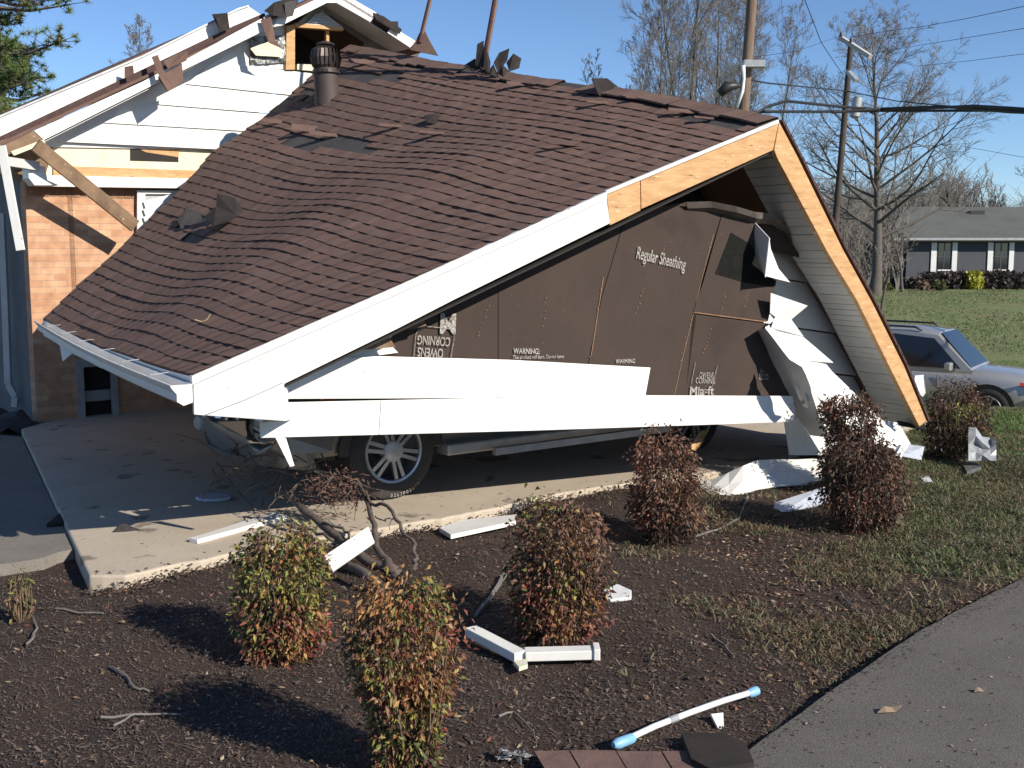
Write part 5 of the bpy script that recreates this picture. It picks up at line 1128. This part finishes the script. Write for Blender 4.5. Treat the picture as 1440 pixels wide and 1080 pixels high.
def leader_tree(base, H, seed, label, r0, crown=.42, nb=26, b0=.22, ang=(40, 75), up=.5, depth=3, kids=6, thin=.007, stems=1, leanx=0, nm='bare_tree', grp='bare trees', forkz=1.0):
    """straight leader(s) with many ascending limbs, forking down to fine twigs"""
    rn = random.Random(seed); root = thing(nm, label, 'tree', base, grp); big, sml = MB(), MB()
    def bough(p, d, L, r, lev):
        n = 6 if lev == 1 else 4 if lev == 2 else 3; pts = [p]; rad = [r]; q = V(p); dd = V(d); w = .13+.05*lev
        for k in range(n):
            dd = (dd+V((rn.uniform(-w, w), rn.uniform(-w, w), rn.uniform(-w, w)*.7+up*.22))).normalized(); q = q+dd*L/n; pts.append(V(q)); rad.append(max(thin*.6, r*(1-.8*(k+1)/n)))
        (big if lev == 1 else sml).tube(pts, rad, 5 if lev == 1 else 3, cap=False)
        if lev >= depth+1: return
        for i in range(kids+(2 if lev == 1 else 0)):
            t = .18+.8*(i+rn.random())/(kids+2); j = min(int(t*n), n-1); f = t*n-j; bp = pts[j].lerp(pts[j+1], min(f, 1)); ax = (pts[j+1]-pts[j]).normalized()
            pr = ax.cross(V((rn.gauss(0, 1), rn.gauss(0, 1), rn.gauss(0, 1)))).normalized(); an = R(rn.uniform(25, 58)); nd_ = ax*math.cos(an)+pr*math.sin(an)
            bough(bp, nd_, L*(1-.45*t)*rn.uniform(.38, .62), max(thin, rad[j]*.6), lev+1)
    for s_ in range(stems):
        a = rn.uniform(0, 6.283); o_ = V((math.cos(a), math.sin(a), 0))*(0 if stems == 1 else r0*2.5); h = H*(1 if s_ == 0 else rn.uniform(.75, .98)); n = 9; pts = []; rad = []
        q = V(base)+o_-UP*.2; dd = (UP+V((leanx, 0, 0))+o_*(0 if stems == 1 else .35)).normalized()
        for k in range(n+1):
            pts.append(V(q)); rad.append(r0*(1 if stems == 1 else .75)*max(.06, (1-.93*(k/n)**.9))*(1.25 if k == 0 else 1)); dd = (dd+V((rn.uniform(-.07, .07), rn.uniform(-.07, .07), .06))).normalized(); q = q+dd*h/n
        big.tube(pts, rad, 9, cap=False); m_ = nb//stems+2
        for i in range(m_):
            t = b0+(1-b0)*((i+rn.random())/m_)**.9; t = min(t, .985); j = min(int(t*n), n-1); bp = pts[j].lerp(pts[j+1], t*n-j); a = i*2.4+rn.uniform(-.5, .5); an = R(rn.uniform(*ang)*(1-.25*t))
            L = H*crown*math.sin(math.pi*min(.95, .30+.62*(t-b0)/(1-b0)+.0))**.8*rn.uniform(.8, 1.1); d = V((math.cos(a)*math.sin(an), math.sin(a)*math.sin(an), math.cos(an)))
            bough(bp, d, L, max(thin, (rad[j]*(1-(t*n-j))+rad[j+1]*(t*n-j))*rn.uniform(.38, .6)), 1)
    big.build('trunk', BARK, root, smooth=True, norm=False); sml.build('branches', TWIG, root, norm=False); return root
leader_tree(at(1229, 50), 11.4, 23, 'tall wide bare tree standing by the dark pole', .26, crown=.46, nb=34, b0=.22, ang=(50, 84), up=.30, depth=3, kids=6, thin=.0075)
bare_tree(at(1268, 52), 5.0, 42, 'slender drooping bare sapling at the left end of the far house', r0=.09, spread=.45, depth=4, kids=(3, 4), thin=.014)
bare_tree(at(1238, 42), 4.2, 43, 'pale thin sapling right beside the big bare trunk', r0=.06, spread=.35, depth=4, kids=(3, 4), thin=.012)
leader_tree(at(925, 36), 12.6, 31, 'upright bare tree with dense broomlike branches left behind the ridge', .15, crown=.25, nb=40, b0=.3, ang=(14, 42), up=.6, depth=3, kids=6, thin=.0055, stems=2)
leader_tree(at(990, 38), 13.4, 34, 'many stemmed bare tree centred behind the ridge', .15, crown=.24, nb=44, b0=.3, ang=(12, 40), up=.6, depth=3, kids=6, thin=.0055, stems=4)
leader_tree(at(1034, 41), 11.4, 35, 'bare tree partly behind the leaning pole', .13, crown=.25, nb=30, b0=.3, ang=(16, 48), up=.6, depth=3, kids=6, thin=.0055, stems=3)
leader_tree(at(868, 40), 8.4, 36, 'low twiggy bare tree above the middle of the ridge', .10, crown=.3, nb=30, b0=.3, ang=(10, 34), up=.6, depth=3, kids=4, thin=.009, stems=4)
leader_tree(at(216, 60), 14.0, 37, 'faint distant bare treetop above the left rake', .15, crown=.22, nb=18, b0=.4, ang=(20, 45), up=.5, depth=3, kids=4, thin=.012)
for i, (px, D, h, lb_) in enumerate([(1356, 74, 10.5, 'dark bare tree behind the far house roof, left of its vent'), (1385, 76, 9.0, 'slim forked bare tree behind the far house roof'), (1412, 78, 8.0, 'small bare tree behind the far roof near the right edge'), (1438, 74, 9.5, 'bare tree at the right edge behind the far roof'),
        (1330, 80, 8.6, 'grey bare tree above the left end of the far roof'), (1302, 84, 8.4, 'bushy bare tree in the scrub left of the far house')]):
    bare_tree(at(px, D), h, 50+i, lb_, r0=.17, spread=.42, lo=.25, depth=4, kids=(4, 5), upness=.7, thin=.02, multi=1 if i < 4 else 3)
# scrub wood far behind
def scrub(x0, x1, D0, D1, n, h0, h1, seed, name, label):
    rn = random.Random(seed); m = MB()
    for _ in range(n):
        D = rn.uniform(D0, D1); px = rn.uniform(x0, x1); b = at(px, D); h = rn.uniform(h0, h1); d = V((rn.uniform(-.25, .25), rn.uniform(-.2, .2), 1)); q = b+d*h
        mid = b+d*h*.5+V((rn.uniform(-.3, .3), 0, 0)); m.tube([b, mid, q], [.05, .035, .012], 3, cap=False)
        for _k in range(9):
            t = rn.uniform(.15, 1); s_ = b.lerp(q, t); e_ = s_+V((rn.uniform(-1, 1), rn.uniform(-.6, .6), rn.uniform(.2, 1)))*h*.28; m.tube([s_, e_], [.022, .008], 3, cap=False)
            for _j in range(2):
                s2 = s_.lerp(e_, rn.uniform(.3, 1)); m.tube([s2, s2+V((rn.uniform(-1, 1), 0, rn.uniform(.1, 1)))*h*.13], [.014, .006], 3, cap=False)
    stuff(m.build(name, TWIG, norm=False), label)
scrub(1150, 1345, 72, 95, 520, 3, 7.2, 3, 'far_woods', 'far leafless brush and saplings')
scrub(1180, 1262, 54, 66, 160, 2, 4.5, 4, 'brush_thicket', 'brown leafless thicket left of the far house')
scrub(1240, 1600, 85, 120, 500, 3, 6.5, 9, 'distant_treeline', 'distant leafless treeline')
# pine at far left
pb = P(2, 150, 27); base = V((pb.x-.15, 27, 0)); PT = thing('pine_tree', 'green pine tree with a bare trunk at the far left behind the roof', 'tree', base)
m = MB(); m.tube([base, base+V((.1, 0, 5)), base+V((-.05, 0, 12))], [.26, .2, .1], 8); m.build('trunk', BARK, PT, smooth=True)
rn = random.Random(8); br_ = MB(); nd = MB()
def tuft(c, s_):
    g1 = rn.uniform(.6, 1.5); yel = rn.random() < .35
    for _ in range(38):
        d = V((rn.gauss(0, 1), rn.gauss(0, 1), rn.gauss(.4, .8))).normalized()*s_*rn.uniform(.6, 1); w = d.cross(V((rn.uniform(-1, 1), rn.uniform(-1, 1), rn.uniform(-1, 1)))).normalized()*.009
        nd.face([c-w, c+w, c+d], (g1*(1.7 if yel else 1.2), g1*1.3, g1*.9))
for k in range(95):
    z = 3.6+rn.random()**.8*7.0; a = rn.uniform(0, 6.283); L_ = rn.uniform(.9, 2.5)*(1-.3*(z-3.2)/7.5); s_ = base+V((0, 0, z)); e_ = s_+V((math.cos(a)*L_, math.sin(a)*L_, rn.uniform(-.1, .55)*L_*.5))
    mid = s_.lerp(e_, .5)+V((0, 0, -.1)); br_.tube([s_, mid, e_], [.06, .04, .012], 4, cap=False)
    for _ in range(27):
        t = rn.uniform(.3, 1.05); c = s_.lerp(e_, t)+V((rn.gauss(0, .24), rn.gauss(0, .24), rn.gauss(.05, .16))); br_.tube([s_.lerp(e_, min(t, 1)*.92), c], [.014, .006], 3, cap=False); tuft(c, rn.uniform(.12, .24))
br_.build('boughs', BARK, PT, norm=False); nd.build('needles', NEEDLE, PT, norm=False)
# ================================================================= FAR HOUSE
FD = 57.0; gzf = P(1300, 405, FD).z
FH = thing('far_house', 'low grey house with white shutters across the lawn', 'house', (P(1340, 405, FD).x, FD, gzf))
FWALL = mat('far_wall', (.075, .08, .095), .85, (.055, .06, .07), 1.5, .3); FROOF = mat('far_roof', (.115, .118, .105), .95, (.085, .088, .08), .9, .4, spots=[((.1, .1, .095), 6, .62)])
def fbox(x0, y0, x1, y1, d0, d1, name, mt, par=FH):
    a_, b_ = P(x0, y1, FD+d0), P(x1, y0, FD+d0); m = MB(); m.prism([V((a_.x, a_.y, a_.z)), V((b_.x, a_.y, a_.z)), V((b_.x, a_.y, b_.z)), V((a_.x, a_.y, b_.z))], (0, d1-d0, 0)); return m.build(name, mt, par)
fbox(1274, 336, 1620, 408, 0, 8, 'wall', FWALL); fbox(1253, 336, 1273.5, 408, 1.2, 8, 'wall', FWALL)
m = MB(); ez, rz = P(1300, 335, FD-.6).z, P(1300, 291, FD+4.5).z
A_ = V((P(1249, 335, FD-.6).x, FD-.6, ez)); B_ = V((P(1640, 335, FD-.6).x, FD-.6, ez)); Cc = V((P(1271, 291, FD+4.5).x, FD+4.5, rz)); Dd = V((P(1640, 291, FD+4.5).x, FD+4.5, rz)); E_ = V((A_.x, FD+9.6, ez)); F_ = V((B_.x, FD+9.6, ez))
m.face([A_, B_, Dd, Cc]); m.face([E_, F_, Dd, Cc]); m.face([A_, Cc, E_]); m.face([B_, Dd, F_]); m.face([A_-UP*.14, B_-UP*.14, F_-UP*.14, E_-UP*.14]); m.face([A_, B_, B_-UP*.14, A_-UP*.14]); m.face([A_, E_, E_-UP*.14, A_-UP*.14])
rf = m.build('roof', FROOF, FH, norm=False)
m = MB(); a_ = P(1373, 300, FD+3.4); m.box(a_+UP*.05, V((.38, 0, 0)), V((0, .2, 0)), V((0, 0, .10))); m.build('roof_vent', BLACK, rf)
fbox(1255, 334.6, 1640, 337.5, -.62, -.58, 'gutter', GREYM); fbox(1273.5, 338, 1276.5, 404, -.06, 0, 'downspout', WHITE2)
for k, (x0, x1) in enumerate([(1318.5, 1337), (1398, 1417), (1478, 1497)]):
    y0 = 342; y1 = 379
    w_ = fbox(x0, y0, x1, y1, -.03, 0, 'window', GLASS)
    fbox(x0, y1, x1, y1+2, -.07, 0, 'sill', WHITE2, w_); fbox(x0, (y0+y1)/2, x1, (y0+y1)/2+.8, -.05, -.03, 'sash_bar', FWALL, w_); fbox((x0+x1)/2-.3, y0, (x0+x1)/2+.3, y1, -.045, -.03, 'sash_bar', FWALL, w_)
    for a0, a1 in ((x0-10, x0-.5), (x1+1, x1+10)): fbox(a0, y0-1, a1, y1+3, -.06, 0, 'shutter', WHITE2)
def lump_shrub(px, py, D, w, h, c, label, seed, cat='shrub', nm='far_shrub', grp='foundation shrubs of the far house', nl=520):
    rn = random.Random(seed); b = P(px, py, D); m = MB()
    for _ in range(nl):
        a = rn.uniform(0, 6.283); z = rn.random(); r = math.sqrt(rn.random())*w/2*(1-.5*max(0, z-.6)); p = b+V((math.cos(a)*r, math.sin(a)*r, z*h)); g0 = rn.uniform(.5, 1.3); u = V((rn.gauss(0, 1), rn.gauss(0, 1), rn.gauss(0, 1)))*.08; v_ = V((rn.gauss(0, 1), rn.gauss(0, 1), rn.gauss(0, 1)))*.07
        m.face([p, p+u, p+u+v_, p+v_], tuple(q*g0 for q in c))
    tag(m.build(nm, LEAF, loc=b, norm=False), label, cat, grp)
lump_shrub(1369, 405, 55.6, .85, .80, (.42, .40, .05), 'bright yellow green clipped shrub under the far house wall', 1, grp=None)
sh_l = [(1288, .9, .5, 'first brown shrub from the far house corner downspout'), (1308, 1.1, .75, 'brown shrub left of the first shuttered window'), (1332, 1.2, .8, 'brown shrub below the first shuttered window'), (1350, 1.0, .8, 'brown shrub touching the left of the yellow one'), (1390, 1.1, .8, 'brown shrub touching the right of the yellow one'), (1410, 1.1, .85, 'brown shrub below the second shuttered window'), (1432, 1.2, .75, 'brown shrub at the right edge of the far house')]
for i, (px, w, h, l) in enumerate(sh_l): lump_shrub(px, 405.5, 56, w, h, (.062, .045, .042), l, 30+i)
for i, (px, c) in enumerate([(1237, (.14, .16, .05)), (1246, (.2, .2, .07)), (1300, (.2, .13, .08)), (1322, (.16, .17, .07))]):
    lump_shrub(px, 408, 54, .5, .35, c, ['green tuft by the big bare trunk', 'yellowish tuft right of the big bare trunk', 'tan tuft before the far house wall', 'pale green tuft before the first far window'][i], 60+i, 'plant', 'garden_tuft', 'tufts before the far house', 160)
for o in bpy.data.objects:
    if '_w' in o.keys(): del o['_w']
